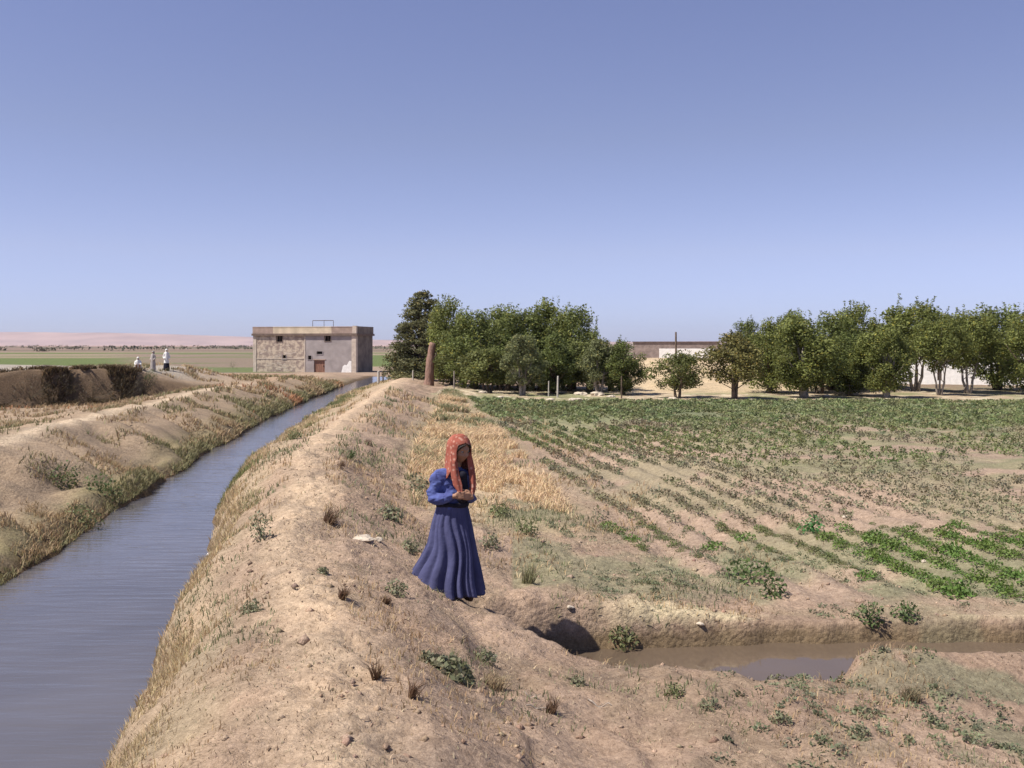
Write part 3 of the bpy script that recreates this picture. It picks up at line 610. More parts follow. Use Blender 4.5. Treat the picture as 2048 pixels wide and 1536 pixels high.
# ------------------------------------------------------------------ trees
def make_tree(kind, Hh, W, seed, lc, nleaf=7000, multi=False, bark=BARK, base=.2, lsize=.13, bare=0):
    """returns (trunk mesh, crown mesh); Hh height, W crown width, base = bare part of the height"""
    rs = random.Random(seed); g = np.random.default_rng(seed); mb = MB()
    cl = []   # clumps: centre, radius
    if kind == 'conifer':
        for i in range(300):
            t = rs.random() ** 1.15; r = W / 2 * (1 - t) ** .62 * rs.uniform(.5, 1.0) + .04; a = rs.uniform(0, 6.28)
            cl.append((math.cos(a) * r, math.sin(a) * r, Hh * (.03 + .92 * t), .46 * (1 - t * .55)))
        cl += [(0, 0, Hh * .93, .2), (.1, 0, Hh * .88, .25), (0, .1, Hh * .8, .35)]
    else:
        zc = Hh * (base + (1 - base) * .5); hzh = Hh * (1 - base) * .5
        for i in range(84 if W > 2.5 else 44):
            while True:
                p = [rs.uniform(-1, 1) for _ in range(3)]; q = sum(c * c for c in p)
                if .12 < q < 1: break
            k = rs.uniform(.90, 1.14); lob = 1 + .22 * math.sin(3 * math.atan2(p[1], p[0]) + seed) 
            sh = 1.0 if p[2] < .1 else 1 - .25 * p[2]
            cl.append((p[0] * W / 2 * k * lob * sh * .85, p[1] * W / 2 * k * lob * sh * .85, zc + p[2] * hzh * .9, rs.uniform(.28, .52) * min(1.1, W / 3.4)))
    # trunk and limbs
    stems = [(0, 0)] if not multi else [(-.18, 0), (.2, .06), (.02, -.14)]
    for sx, sy in stems:
        top = Hh * (.92 if kind == 'conifer' else .62); pts = []; lean = rs.uniform(-.25, .25) if not multi else sx * 1.8
        for i in range(8):
            t = i / 7; pts.append((sx * .4 + lean * t * Hh * .3 + rs.uniform(-.04, .04) * Hh * .2, sy * .4 + sy * t * Hh * .3, -.08 + t * top))
        r0 = (.030 if not multi else .020 if base < .25 else .012) * Hh; mb.tube(pts, [r0 * (1.35 - 1.15 * i / 7) for i in range(8)], 9)
        for c in rs.sample(cl, min(len(cl), 26 // len(stems))):
            b = pts[min(7, max(2, int((c[2] / top) * 7 * .62)))]; m_ = tuple((b[j] * .45 + c[j] * .55) + (0 if j < 2 else -.1) for j in range(3))
            mb.tube([b, m_, c[:3]], [r0 * .38, r0 * .24, r0 * .07], 6)
    trunk = mb.mesh('trunk', True); trunk.materials.append(bark)
    cla = np.array(cl); wgt = cla[:, 3] ** 2; wgt /= wgt.sum(); ci = g.choice(len(cla), nleaf, p=wgt)
    dv = g.normal(size=(nleaf, 3)); dv /= np.linalg.norm(dv, axis=1)[:, None]; rad = cla[ci, 3] * g.uniform(.25, 1.18, nleaf) ** .6
    if kind == 'conifer': dv[:, 2] *= .55
    P = cla[ci, :3] + dv * rad[:, None]
    tone = g.uniform(.75, 1.3, len(cla))[ci]; col = np.array(lc) * tone[:, None] * g.uniform(.7, 1.3, (nleaf, 1)); yel = g.uniform(0, 1, nleaf) < .06; col[yel] *= np.array([1.7, 1.35, 1.0])
    out = [leaves(P, lsize, col, dv * .8, .55, .3)]
    # upright young shoots breaking the outline
    if kind != 'conifer':
        hi = sorted(cl, key=lambda c: -c[2])[:26]
        for c in hi:
            for _ in range(rs.choice([0, 0, 1, 1])):
                L_ = rs.uniform(.25, .75) * Hh / 4.5; m = int(22 * L_ / .4); t = g.uniform(0, 1, m); x0 = c[0] + rs.uniform(-.2, .2); y0 = c[1] + rs.uniform(-.2, .2)
                Q = np.stack([x0 + t * rs.uniform(-.12, .12) + g.normal(0, .035, m), y0 + g.normal(0, .035, m), c[2] + c[3] * .7 + t * L_], 1)
                out.append(leaves(Q, lsize * .75, np.array(lc) * g.uniform(.7, 1.2, (m, 1)), None, .5, .0))
    V, Fc, C = merge(out); crown = np_mesh('crown', V, Fc, C); crown.materials.append(LEAF); return trunk, crown
OL = (.105, .130, .034); DKG = (.070, .105, .034); BR = (.16, .145, .05); CO = (.10, .105, .045); WI = (.14, .165, .08)
OL = (.165, .185, .052); DKG = (.118, .142, .042); BR = (.185, .17, .06); CO = (.14, .14, .065); WI = (.175, .19, .085)
VAR = {
 'con': make_tree('conifer', 5.4, 3.1, 3, CO, 26000, lsize=.12),
 'a': make_tree('round', 4.6, 3.6, 11, OL, 15000, base=.0), 'b': make_tree('round', 4.6, 3.6, 12, (.158, .185, .055), 15000, base=.01, multi=True),
 'c': make_tree('round', 4.6, 3.4, 15, OL, 16000, base=.06, multi=True, bark=PALEBARK), 'h': make_tree('round', 4.6, 3.4, 41, OL, 14000, base=.30, multi=True, bark=PALEBARK), 'd': make_tree('round', 4.6, 3.4, 19, DKG, 15000, base=.03),
 'w': make_tree('round', 3.6, 2.4, 23, WI, 9000, base=.06, multi=True, bark=PALEBARK, lsize=.11), 'o': make_tree('round', 4.0, 2.8, 27, BR, 9000, base=.2, multi=True),
 's': make_tree('round', 2.2, 2.2, 31, (.14, .155, .05), 6000, base=.16, multi=True, lsize=.10)}
DIM = {'h': (4.6, 3.4), 'con': (5.4, 3.1), 'a': (4.6, 3.6), 'b': (4.6, 3.6), 'c': (4.6, 3.4), 'd': (4.6, 3.4), 'w': (3.6, 2.4), 'o': (4.0, 2.8), 's': (2.2, 2.2)}
def tree(v, px, Y, top, wpx, label, name='orchard_tree', rot=None, group=None):
    x = (px - 1024) * Y / F; z = hz(x, Y); topz = E - (top - HZ) * Y / F; h0, w0 = DIM[v]; s = (topz - z) / h0 * .97; w = wpx * 1.30 * Y / F / w0
    r = empty(name, (x, Y, z - .03), rot if rot is not None else random.uniform(0, 6.28)); r.scale = (w, w, s)
    for nm, me in zip(('trunk', 'crown'), VAR[v]): add(nm, me, None, r)
    props(r, label=label, cat='tree', group=group)
tree('con', 846, 64, 568, 118, 'tall pointed conifer at the canal end, the leftmost tree, behind the bare dead trunk', 'conifer_tree')
LT = [('a', 905, 58, 588, 92, 'green tree right beside the conifer with thin shoots on top'), ('b', 948, 54, 608, 110, 'broad green tree behind two thin posts, second after the conifer'), ('a', 1000, 57, 606, 110, 'dark tree deep in the left group behind its front row'),
 ('b', 1045, 55, 604, 125, 'round topped tree in the middle of the left group'), ('w', 1045, 48, 650, 78, 'pale grey green willowy tree standing in front of the left group'), ('a', 1098, 56, 592, 120, 'tallest crown in the middle of the left group'),
 ('d', 1105, 50, 662, 90, 'dark low tree in front of the tallest crown of the left group'), ('b', 1148, 55, 600, 96, 'tall tree at the right shoulder of the left group'), ('w', 1198, 49, 660, 70, 'lower light green tree after the left group steps down'), ('d', 1246, 49, 676, 80, 'last low dark tree of the left group beside the pale earth'),
 ('s', 975, 50, 690, 100, 'low dense tree at the foot of the left group near the two posts'), ('s', 1180, 52, 675, 110, 'low bushy tree in the shade of the right shoulder'), ('s', 925, 56, 690, 120, 'low dark bush filling the foot of the trees beside the conifer'), ('s', 1010, 53, 700, 120, 'low dark bush behind the pale grey green willowy tree'), ('s', 1075, 53, 695, 120, 'low dark bush behind the grey post in the left group'), ('s', 1135, 53, 700, 110, 'low dark bush at the foot of the tall right shoulder tree'), ('s', 1222, 53, 705, 90, 'low dark bush between the two last trees of the left group')]
for a in LT: tree(*a)
tree('s', 1356, 46, 700, 92, 'small round bushy tree standing alone before the pale earth mound', 'small_tree')
RT = [('o', 1468, 45, 662, 94, 'olive brown tree, first of the right group, clear of the others'), ('d', 1492, 60, 636, 70, 'thin dark crown rising behind the olive brown tree'), ('a', 1540, 50, 632, 100, 'green tree second in the right group'),
 ('c', 1610, 46, 624, 120, 'green tree with a pale leaning trunk over bare ground'), ('b', 1590, 56, 612, 90, 'tree showing only its top behind the pale leaning trunk'), ('b', 1665, 52, 614, 110, 'broad tree in the dark middle of the right group'), ('a', 1722, 54, 600, 100, 'tree with a spiky top in the middle of the right group'),
 ('c', 1772, 46, 640, 96, 'lower tree with a forked pale trunk in the right group'), ('h', 1832, 52, 592, 130, 'tallest tree of the right group'), ('h', 1880, 48, 622, 90, 'dark tree before the white wall'), ('h', 1935, 50, 610, 110, 'tree shading the far end of the white wall'),
 ('b', 1995, 54, 600, 120, 'big tree beyond the white wall'), ('a', 2060, 50, 606, 120, 'outermost tree of the right group'), ('d', 1700, 48, 660, 90, 'low dark tree in the deep shade of the right group'), ('s', 1640, 50, 690, 110, 'low undergrowth tree right of the pale leaning trunk'), ('s', 1690, 53, 680, 130, 'dense dark undergrowth in the middle of the right group'), ('s', 1745, 53, 690, 110, 'dark undergrowth behind the forked pale trunk'), ('s', 1555, 56, 700, 90, 'undergrowth behind the second tree of the right group')]
for a in RT: tree(*a)

# ------------------------------------------------------------------ posts and the brick pillar
def post(px, Y, top, w, label, mat=POSTW, nm='fence_post'):
    x = (px - 1024) * Y / F; z = hz(x, Y); h = E - (top - HZ) * Y / F - z; mb = MB(); ln = random.uniform(-.03, .03)
    mb.tube([(0, 0, -.1), (ln * .5, 0, h * .5), (ln, 0, h - .02), (ln, 0, h)], [w, w * .92, w * .85, w * .6], 8)
    props(add(nm, mb.mesh(nm, False), mat, None, (x, Y, z)), label=label, cat='post')
CONC = mat_plain('pale_concrete', (.48, .44, .38), .85, 10, .15, .2, 30)
post(908, 47.5, 742, .035, 'thin wooden post at the left end before the left trees')
post(826, 56, 741, .04, 'short pale post left of the dead trunk', CONC)
post(1115, 46, 752, .045, 'grey post in the dark shade of the left trees', CONC)
post(1243, 45.5, 752, .035, 'thin dark post under the last tree of the left group', BARK)
post(1097, 47, 762, .03, 'short pale post next to the grey one', CONC)
post(757, 62, 742, .09, 'pale concrete post at the canal head beside the water', CONC)
post(766, 66, 741, .05, 'small dark post just right of the concrete post', BARK)
post(1352, 68, 664, .07, 'tall thin pole rising over the roof of the brown house', BARK, 'utility_pole')
post(1600, 47, 770, .04, 'short post among the trunks of the right group')
def dead_trunk():
    Y = 55; x = (856 - 1024) * Y / F; z = hz(x, Y); h = E - (686 - HZ) * Y / F - z; mb = MB(); pts = []; rad = []
    for i in range(15):
        t = i / 14; pts.append((.24 * t + .012 * math.sin(t * 9), .015 * math.sin(t * 11), -.15 + (h + .15) * t)); rad.append(.30 - .12 * t ** .7 + .012 * math.sin(t * 23) + (.05 if i == 0 else 0))
    mb.tube(pts, rad, 22)
    mb.v = [(a + .07 * (float(vn(np.array(a * 9 + c), np.array(b * 9 + c * 1.3), 501)) - .5), b, c + (.14 * (float(vn(np.array(a * 6), np.array(b * 6), 503)) - .5) if c > h - .01 else 0)) for a, b, c in mb.v]
    r = props(add('dead_trunk', mb.mesh('dead_trunk', True), mat_plain('bare_reddish_wood', (.31, .19, .145), .9, 9, .3, .8, 24, (.19, .115, .085), stretch=(1, 1, .3)), None, (x, Y, z)), label='thick bare reddish brown dead trunk standing before the conifer', cat='dead trunk')
    st = MB(); st.tube([(.28, -.05, h * .62), (.42, -.1, h * .70), (.5, -.1, h * .8)], [.06, .045, .02], 8); add('branch_stub', st.mesh('branch_stub'), BARK, r)
dead_trunk()

# ------------------------------------------------------------------ flat roofed building at the head of the canal
def wall_plate(mb, w, h, t, holes, y=0):
    """wall in the xz plane from x = 0 to w with rectangular openings (x0, x1, z0, z1) and reveals of depth t"""
    xs = sorted({0, w} | {v for q in holes for v in q[:2]}); zs = sorted({0, h} | {v for q in holes for v in q[2:]})
    for i in range(len(xs) - 1):
        for j in range(len(zs) - 1):
            cx = (xs[i] + xs[i + 1]) / 2; cz = (zs[j] + zs[j + 1]) / 2
            if any(q[0] < cx < q[1] and q[2] < cz < q[3] for q in holes): continue
            mb.put([(xs[i], y, zs[j]), (xs[i + 1], y, zs[j]), (xs[i + 1], y, zs[j + 1]), (xs[i], y, zs[j + 1])], [(0, 1, 2, 3)])
    for x0, x1, z0, z1 in holes:
        mb.put([(x0, y, z0), (x0, y + t, z0), (x0, y + t, z1), (x0, y, z1)], [(0, 1, 2, 3)]); mb.put([(x1, y, z0), (x1, y, z1), (x1, y + t, z1), (x1, y + t, z0)], [(0, 1, 2, 3)])
        mb.put([(x0, y, z1), (x0, y + t, z1), (x1, y + t, z1), (x1, y, z1)], [(0, 1, 2, 3)]); mb.put([(x0, y, z0), (x1, y, z0), (x1, y + t, z0), (x0, y + t, z0)], [(0, 1, 2, 3)])
def building():
    a = math.radians(12); Y0 = 95; w = 10.41; d = 4.55; s = Y0 / F; X0 = (712 - 1024) * s
    Lx, Ly = X0 - math.cos(a) * w, Y0 + math.sin(a) * w           # front left corner is the origin, x runs along the front
    zb = -.02; root = empty('pump_house', (Lx, Ly, zb), -a); H0 = (745 - 671) * s + .05; H1 = (745 - 652) * s
    fx = lambda px: (px - 507) / 205 * w
    fz = lambda py: (745 - py) * s * 1.01
    holes = [(fx(554), fx(565.5), fz(683), fz(671.5)), (fx(650.5), fx(662), fz(682), fz(671.5)), (fx(566), fx(573), fz(719), fz(710)), (fx(617), fx(624), fz(719), fz(711)), (fx(634.5), fx(646), fz(708), fz(702.5)), (fx(629), fx(650.5), 0.0, fz(720))]
    top = fz(671)
    ROUGH = mat_plain('patchy_mud_plaster', (.56, .46, .35), .95, 2.6, .3, .9, 9, (.31, .24, .20), nlo=.42, nhi=.58)
    GREY = mat_plain('grey_cement_render', (.34, .30, .285), .9, 1.2, .15, .3, 12)
    STRAW = mat_plain('cream_plaster', (.60, .50, .36), .9, 1.5, .15, .3, 12); TAN = mat_plain('brown_plaster', (.36, .27, .22), .9, 2, .15, .3, 12)
    PALE = mat_plain('pale_mortar', (.52, .44, .36), .9, 3, .15, .3, 12); SLAB = mat_plain('slab_edge', (.17, .125, .10), .9, 3, .2, .3, 12)
    DARK = mat_plain('interior_shade_and_handle', (.02, .015, .012), 1, 3, .2, 0, 12); DOOR = mat_plain('rusty_door_sheet', (.24, .125, .085), .7, 6, .25, .3, 20, stretch=(4, 4, .4)); SIDE = mat_plain('shade_toned_side_plaster', (.19, .16, .135), .95, 1.5, .25, .5, 9)  # side plaster toned dark: shade of the unlit side put into its colour
    xm = fx(611)
    hl = [q for q in holes if q[1] < xm]; hr = [(q[0] - xm, q[1] - xm, q[2], q[3]) for q in holes if q[0] > xm]
    m1 = MB(); wall_plate(m1, xm, top, .28, hl); o = add('wall', m1.mesh('wall'), ROUGH, root); props(o, label='rough patchy plastered left half of the front wall')
    m2 = MB(); wall_plate(m2, w - xm, top, .28, hr); m2.v = [(x + xm, y, z) for x, y, z in m2.v]; o = add('wall', m2.mesh('wall'), GREY, root); props(o, label='grey rendered right half of the front wall')
    m3 = MB(); m3.put([(w, 0, 0), (w, d, 0), (w, d, top), (w, 0, top)], [(0, 1, 2, 3)]); m3.put([(w, d, 0), (0, d, 0), (0, d, top), (w, d, top)], [(0, 1, 2, 3)]); m3.put([(0, d, 0), (0, 0, 0), (0, 0, top), (0, d, top)], [(0, 1, 2, 3)])
    for i in range(9): m3.box(w + .002, w + .022, .25, d - .25, .2 + i * .4, .23 + i * .4)
    add('side_wall', m3.mesh('side_wall'), SIDE, root)
    rc = MB(); rc.box(-.14, w + .16, -.16, d + .14, top, top + .20); add('roof_slab', rc.mesh('roof_slab'), SLAB, root)
    # parapet, cream in the middle and brown at the ends
    zt = H1; z0 = top + .205; xa, xb = fx(547), fx(664)
    for x0, x1, m, lb in ((-.08, xa, TAN, 'brown left end of the parapet'), (xa, xb, STRAW, 'cream middle of the parapet'), (xb, w - .35, TAN, 'brown right end of the parapet')):
        p = MB(); p.box(x0 + .003, x1 - .003, -.05, .22, z0, zt - .08); p.box(x0 + .003, x1 - .003, -.07, .24, zt - .077, zt); o = add('parapet', p.mesh('parapet'), m, root); props(o, label=lb)
    p = MB(); p.box(w - .30, w + .07, .30, d + .05, z0, zt + .02); add('side_parapet', p.mesh('side_parapet'), SIDE, root)
    p = MB(); p.box(w - .345, w + .05, -.06, .295, z0, zt + .06); add('corner_block', p.mesh('corner_block'), PALE, root)
    c = MB(); c.box(w - .42, w + .03, -.045, .4, 0, top - .003); add('corner_pier', c.mesh('corner_pier'), PALE, root)
    c = MB(); c.box(-.03, .30, -.04, .3, 0, top - .003); add('corner_pier', c.mesh('corner_pier'), PALE, root)
    c = MB(); c.box(xm - .07, xm + .05, -.03, -.003, 0, top - .003); add('wall_seam', c.mesh('wall_seam'), PALE, root)
    c = MB(); c.box(.31, xm - .08, -.025, -.003, fz(718), fz(716.5)); add('string_course', c.mesh('string_course'), PALE, root)
    for i, q in enumerate(holes[:5]):
        f = MB(); b = .05
        for r in ((q[0] - b, q[0], q[2] - b, q[3] + b * .0), (q[1], q[1] + b, q[2] - b, q[3]), (q[0], q[1], q[2] - b, q[2])): f.box(r[0], r[1], -.035, -.003, r[2], r[3])
        wn = add('window' if i < 2 else 'vent', f.mesh('frame'), SLAB if i < 2 else GREY, root)
        g = MB(); g.box(q[0], q[1], .27, .29, q[2], q[3]); add('opening', g.mesh('opening'), DARK, wn)  # near-black panel closing the hole, unlit interior painted as colour
        if i < 2:
            g = MB(); g.box((q[0] + q[1]) / 2 - .015, (q[0] + q[1]) / 2 + .015, .08, .11, q[2], q[3]); add('mullion', g.mesh('mullion'), SLAB, wn)
    q = holes[5]; g = MB()
    for k in range(6): x0 = q[0] + (q[1] - q[0]) * k / 6; g.box(x0 + .008, x0 + (q[1] - q[0]) / 6 - .008, .10 + .01 * (k % 2), .15, 0, q[3] - .01)
    dr = add('door', g.mesh('door'), DOOR, root); g = MB(); g.box(q[1] - .16, q[1] - .1, .06, .1, .55, .68); add('handle', g.mesh('handle'), DARK, dr)
    g = MB(); g.box(q[0] - .12, q[1] + .12, -.03, -.003, q[3] + .003, q[3] + .10); add('lintel', g.mesh('lintel'), TAN, root)
    # splash of whitewash, stepped outline
    g = MB(); pts = [(683, 745), (685, 738), (686, 732), (690, 729), (694, 730), (697, 724), (699, 721), (703.0, 722), (703.0, 745)]; ptl = [(fx(a_), -.012, fz(b_)) for a_, b_ in pts]; n = len(ptl)
    g.put(ptl + [(a_, -.003, c_) for a_, _, c_ in ptl], [tuple(range(n))] + [(i, (i + 1) % n, (i + 1) % n + n, i + n) for i in range(n)]); o = add('wall_patch', g.mesh('wall_patch'), WHITE, root); props(o, label='splash of whitewash low on the wall')
    # rail frame on the roof
    g = MB(); RY_ = 2.2; x0, x1 = fx(608), fx(650); zt2 = H1 + .62
    for x in (x0, (x0 * .45 + x1 * .55), x1): g.tube([(x, RY_, top + .2), (x, RY_, zt2)], [.03, .025], 6)
    g.tube([(x0, RY_, zt2), (x1, RY_, zt2)], [.03, .03], 6); add('roof_rail', g.mesh('roof_rail'), BARK, root)
    for x0, x1, m, tag_ in ((fx(540), fx(600), PALE, 0),):
        pass
    # patches of bare stone in the rough half
    g = MB()
    for k in range(46):
        px = random.gauss(565, 22); py = random.choice([random.gauss(700, 7), random.gauss(712, 4), random.gauss(733, 7)])
        if not (517 < px < 606 and 679 < py < 744): continue
        if any(h_[0] - .1 < fx(px) < h_[1] + .1 and h_[2] - .1 < fz(py) < h_[3] + .1 for h_ in holes): continue
        ww = random.uniform(.06, .22); hh = random.uniform(.05, .11); x = fx(px); z = fz(py); g.box(x - ww, x + ww, -.007 - random.uniform(0, .006), -.0025, z - hh * .5, z + hh * .5, .002)
    o = add('exposed_stones', g.mesh('exposed_stones'), PALE, root); o['kind'] = 'stuff'
    props(root, label='flat roofed building of patched plaster with a rusty door beyond the canal', cat='building')
building()
def mud_house():
    Y = 74; s = Y / F; x0 = (1266 - 1024) * s; x1 = (1432 - 1024) * s; zb = hz((x0 + x1) / 2, Y) - .4; zt = E - (683 - HZ) * s; w = x1 - x0
    MUD = mat_plain('mud_brick', (.27, .215, .19), .95, 2.5, .2, .5, 12); WH = WHITE
    r = empty('mud_house', (x0, Y, zb), math.radians(-14)); h = zt - zb
    xw = (1318 - 1266) * s; zw = E - (697 - HZ) * s - zb
    m = MB(); m.box(0, w, .05, 3.5, 0, h - .07); add('wall', m.mesh('wall'), MUD, r)
    m = MB(); m.box(-.05, w + .05, -.02, 3.6, h - .067, h); add('roof', m.mesh('roof'), mat_plain('dark_roof_edge', (.16, .12, .12), .9, 4, .2, .3, 12), r)
    m = MB(); holes = [(w - .30, w - .18, zw - .3, zw - .12), ((1368 - 1318) * s, (1371 - 1318) * s, zw - .12, zw - .02)]; wall_plate(m, w - xw - .1, zw, .035, [q for q in holes if q[1] < w - xw - .1]); m.v = [(x + xw, y, z) for x, y, z in m.v]
    add('white_wall', m.mesh('white_wall'), WH, r)
    props(r, label='low brown mud house with a whitewashed wall above the pale earth mound', cat='house')
mud_house()
def white_house():
    Y = 63; s = Y / F; x0 = (1790 - 1024) * s; x1 = (2140 - 1024) * s; zb = hz(x0 + 1, Y) - .05; w = x1 - x0; r = empty('white_house', (x0, Y, zb), math.radians(-24)); h = 2.0
    fx = lambda px: (px - 1790) * s
    m = MB(); wall_plate(m, w, h, .12, [(fx(1828), fx(1833), .0, 1.0), (fx(1868), fx(1876), .3, 1.0)]); m.put([(0, 0, 0), (0, 0, h), (0, 4, h), (0, 4, 0)], [(0, 1, 2, 3)]); m.put([(w, 0, 0), (w, 4, 0), (w, 4, h), (w, 0, h)], [(0, 1, 2, 3)]); m.put([(0, 4, 0), (0, 4, h), (w, 4, h), (w, 4, 0)], [(0, 1, 2, 3)])
    add('wall', m.mesh('wall'), WHITE, r); m = MB(); m.box(-.1, w + .1, -.1, 4.1, h, h + .15); add('roof', m.mesh('roof'), POSTW, r)
    for i, q in enumerate(((1828, 1833, 0, 1.), (1868, 1876, .3, 1.))):
        m = MB(); m.box(fx(q[0]), fx(q[1]), .12, .15, q[2], q[3]); add('door' if i == 0 else 'window', m.mesh('door'), BARK, r)
    props(r, label='whitewashed low building seen under the crowns of the right trees', cat='building')
white_house()
# far-off scrub and trees on the plain
def far_scrub():
    n = 900; x = RNG.uniform(-900, 900, n); y = RNG.uniform(330, 1500, n); k = fbm(x * .004, y * .004, 251, 3) > .42; x, y = x[k], y[k]; m = len(x); nl = 26
    r = RNG.uniform(1.0, 2.6, m); ci = np.repeat(np.arange(m), nl); dv = RNG.normal(size=(m * nl, 3)); dv /= np.linalg.norm(dv, axis=1)[:, None]
    P = gpts(x, y)[ci] + dv * r[ci, None] * np.array([2.6, 1, .55]); P[:, 2] += r[ci] * .5
    V, Fc, C = leaves(P, 1.3, jcol((.12, .11, .07), m)[ci], dv, .7, .2); props(add('distant_scrub', np_mesh('distant_scrub', V, Fc, C), LEAF), label='far off dark scrub and trees along the plain', cat='scrub', kind='stuff')
far_scrub()

# ------------------------------------------------------------------ people
SKIN = mat_plain('tanned_skin', (.31, .17, .105), .55, 20, .08, .05, 60); SKIN2 = SKIN
BLUE = mat_cloth('faded_blue_cotton', (.076, .08, .165), (.054, .057, .125), 6); BLUE2 = mat_cloth('blue_blouse_cotton', (.095, .125, .32), (.06, .07, .20), 14)
SCARF = mat_scarf(); BLACK = mat_cloth('dark_cloth', (.022, .02, .03), (.012, .012, .02), 20); HAIRM = mat_plain('black_hair', (.02, .014, .01), .5, 40, .3, .2, 80); EYE = mat_plain('eye_white', (.30, .26, .23), .3, 4, .05, 0, 4); SHOE = mat_plain('dusty_sandal', (.10, .06, .04), .8, 20, .3, .2, 40)
def girl():
    gx, gy = -.50, 8.53; gz = hz(gx, gy) ; k = gy / F
    zf = E - (1200 - HZ) * k                       # height of the lowest hem in the photograph
    base = gz + .0
    body = MB()
    # head with a face (looks to -y), turned afterwards with the neck
    hc = Vector((.055, -.01, 1.275))
    def head(p):
        q = p - hc; x, y, z = q
        if z < 0: x *= 1 - .30 * (-z / .115) ** 1.6; y *= 1 - .10 * (-z / .115)
        if y < 0 and z < -.02: y -= .008
        f = max(0, -y / .09)
        for sx in (-1, 1):
            e = math.exp(-((x - sx * .031) / .014) ** 2 - ((z - .004) / .010) ** 2); y += .012 * e * f
            e = math.exp(-((x - sx * .036) / .02) ** 2 - ((z + .026) / .018) ** 2); y -= .005 * e * f
        y -= .008 * math.exp(-(x / .04) ** 2 - ((z - .024) / .010) ** 2) * f
        y -= .006 * math.exp(-(x / .020) ** 2 - ((z + .058) / .006) ** 2) * f - .004 * math.exp(-(x / .02) ** 2 - ((z + .066) / .003) ** 2) * f
        y -= .006 * math.exp(-(x / .016) ** 2 - ((z + .092) / .012) ** 2) * f
        return Vector((x, y, z)) + hc
    hb = MB(); hb.ball(hc, (.078, .096, .115), 56, head)
    hb.limb([hc + Vector((0, -.094, .008)), hc + Vector((0, -.108, -.022)), hc + Vector((0, -.104, -.032))], [.006, .010, .010], 10)
    hb.ball(hc + Vector((-.012, -.099, -.032)), .007, 8); hb.ball(hc + Vector((.012, -.099, -.032)), .007, 8)
    for sx in (-1, 1): hb.ball(hc + Vector((sx * .078, .005, -.01)), (.010, .02, .03), 10)
    M = Matrix.Translation(hc) @ Matrix.Rotation(math.radians(22), 4, 'Z') @ Matrix.Rotation(math.radians(14), 4, 'X') @ Matrix.Translation(-hc)
    hb.v = [tuple(M @ Vector(p)) for p in hb.v]; body.put(hb.v, hb.f)
    body.limb([(.02, .015, 1.06), (.04, .01, 1.14), (.052, .01, 1.20)], [.050, .040, .042])
    body.limb([(0, .01, .64), (0, .015, .74), (0, .02, .84), (.005, .02, .96), (.01, .015, 1.04)], [.085, .088, .085, .10, .085], 18, .8)
    SL, SR = Vector((-.115, .01, 1.045)), Vector((.125, .02, 1.035)); EL, ER = Vector((-.152, .0, .860)), Vector((.150, .0, .850)); WL, WR = Vector((-.022, -.165, .900)), Vector((.118, -.165, .885))
    body.limb([(0.01, .015, 1.03), SL, (SL + EL) / 2 + Vector((-.015, 0, 0)), EL], [.06, .045, .036, .03]); body.limb([EL, (EL + WL) / 2, WL], [.030, .027, .018])
    body.limb([(0.01, .015, 1.03), SR, (SR + ER) / 2 + Vector((.01, 0, 0)), ER], [.06, .045, .036, .03]); body.limb([ER, (ER + WR) / 2, WR], [.030, .027, .018])
    for sx in (-1, 1):
        x = sx * .07 + .02; body.limb([(x * .7, 0, .62), (x * .8, -.01, .38), (x + sx * .01, 0, .09)], [.06, .045, .030]); body.limb([(x + sx * .01, .03, .045), (x + sx * .02, -.06, .035), (x + sx * .025, -.13, .022)], [.033, .032, .02], 12)
    # hands: the left one of the picture lies over the other, fingers wrapped
    def hand(w, d, n_, side):
        """w wrist, d along the palm, n_ across the knuckles (towards the index finger), side = palm normal"""
        w = Vector(w); d = Vector(d).normalized(); n_ = Vector(n_); n_ = (n_ - d * n_.dot(d)).normalized(); s_ = Vector(side); s_ = (s_ - d * s_.dot(d) - n_ * s_.dot(n_)).normalized()
        pc = w + d * .035
        for kx in (-.021, -.007, .007, .021): body.limb([w + n_ * kx * .6, pc + n_ * kx, w + d * .065 + n_ * kx], [.012, .0125, .0105], 10)
        for kx, ln, cu in ((.024, .052, .9), (.008, .058, 1.0), (-.008, .054, 1.1), (-.023, .043, 1.25)):
            p = w + d * .066 + n_ * kx; pts = [p]; ang = .25
            for j, f in enumerate((.45, .32, .25)):
                ang += cu * .42; p = p + (d * math.cos(ang) + s_ * math.sin(ang)) * ln * f; pts.append(p)
            body.limb(pts, [.0088, .0080, .0074, .0062], 9)
        p = w + d * .018 + n_ * .022; body.limb([p, p + n_ * .022 + d * .014 + s_ * .008, p + n_ * .026 + d * .038 + s_ * .016, p + n_ * .020 + d * .056 + s_ * .026], [.0115, .0100, .0088, .0068], 9)
    hand(WL + Vector((0, 0, 0)), (.9, -.15, .05), (0, .1, 1), (.1, .9, 0)); hand(WR, (-.85, -.1, .12), (0, .05, 1), (-.1, .9, -.1))
    me = fused(body, 'person', .0042, 3, .4); me.materials.append(SKIN)
    root = add('person', me, None, None, (gx, gy, base)); props(root, label='girl in a long blue dress and red headscarf standing on the bank with hands clasped', cat='person')
    for sx in (-1, 1):
        e = MB(); c = M @ (hc + Vector((sx * .031, -.081, .004))); e.ball((0, 0, 0), .0105, 14); o = add('eye', e.mesh('eye', True), EYE, root, tuple(c)); i = MB(); dv = (M.to_3x3() @ Vector((0, -1, 0))); i.ball(tuple(dv * .0075), .0052, 10); add('iris', i.mesh('iris', True), HAIRM, o)
    hr = MB(); 
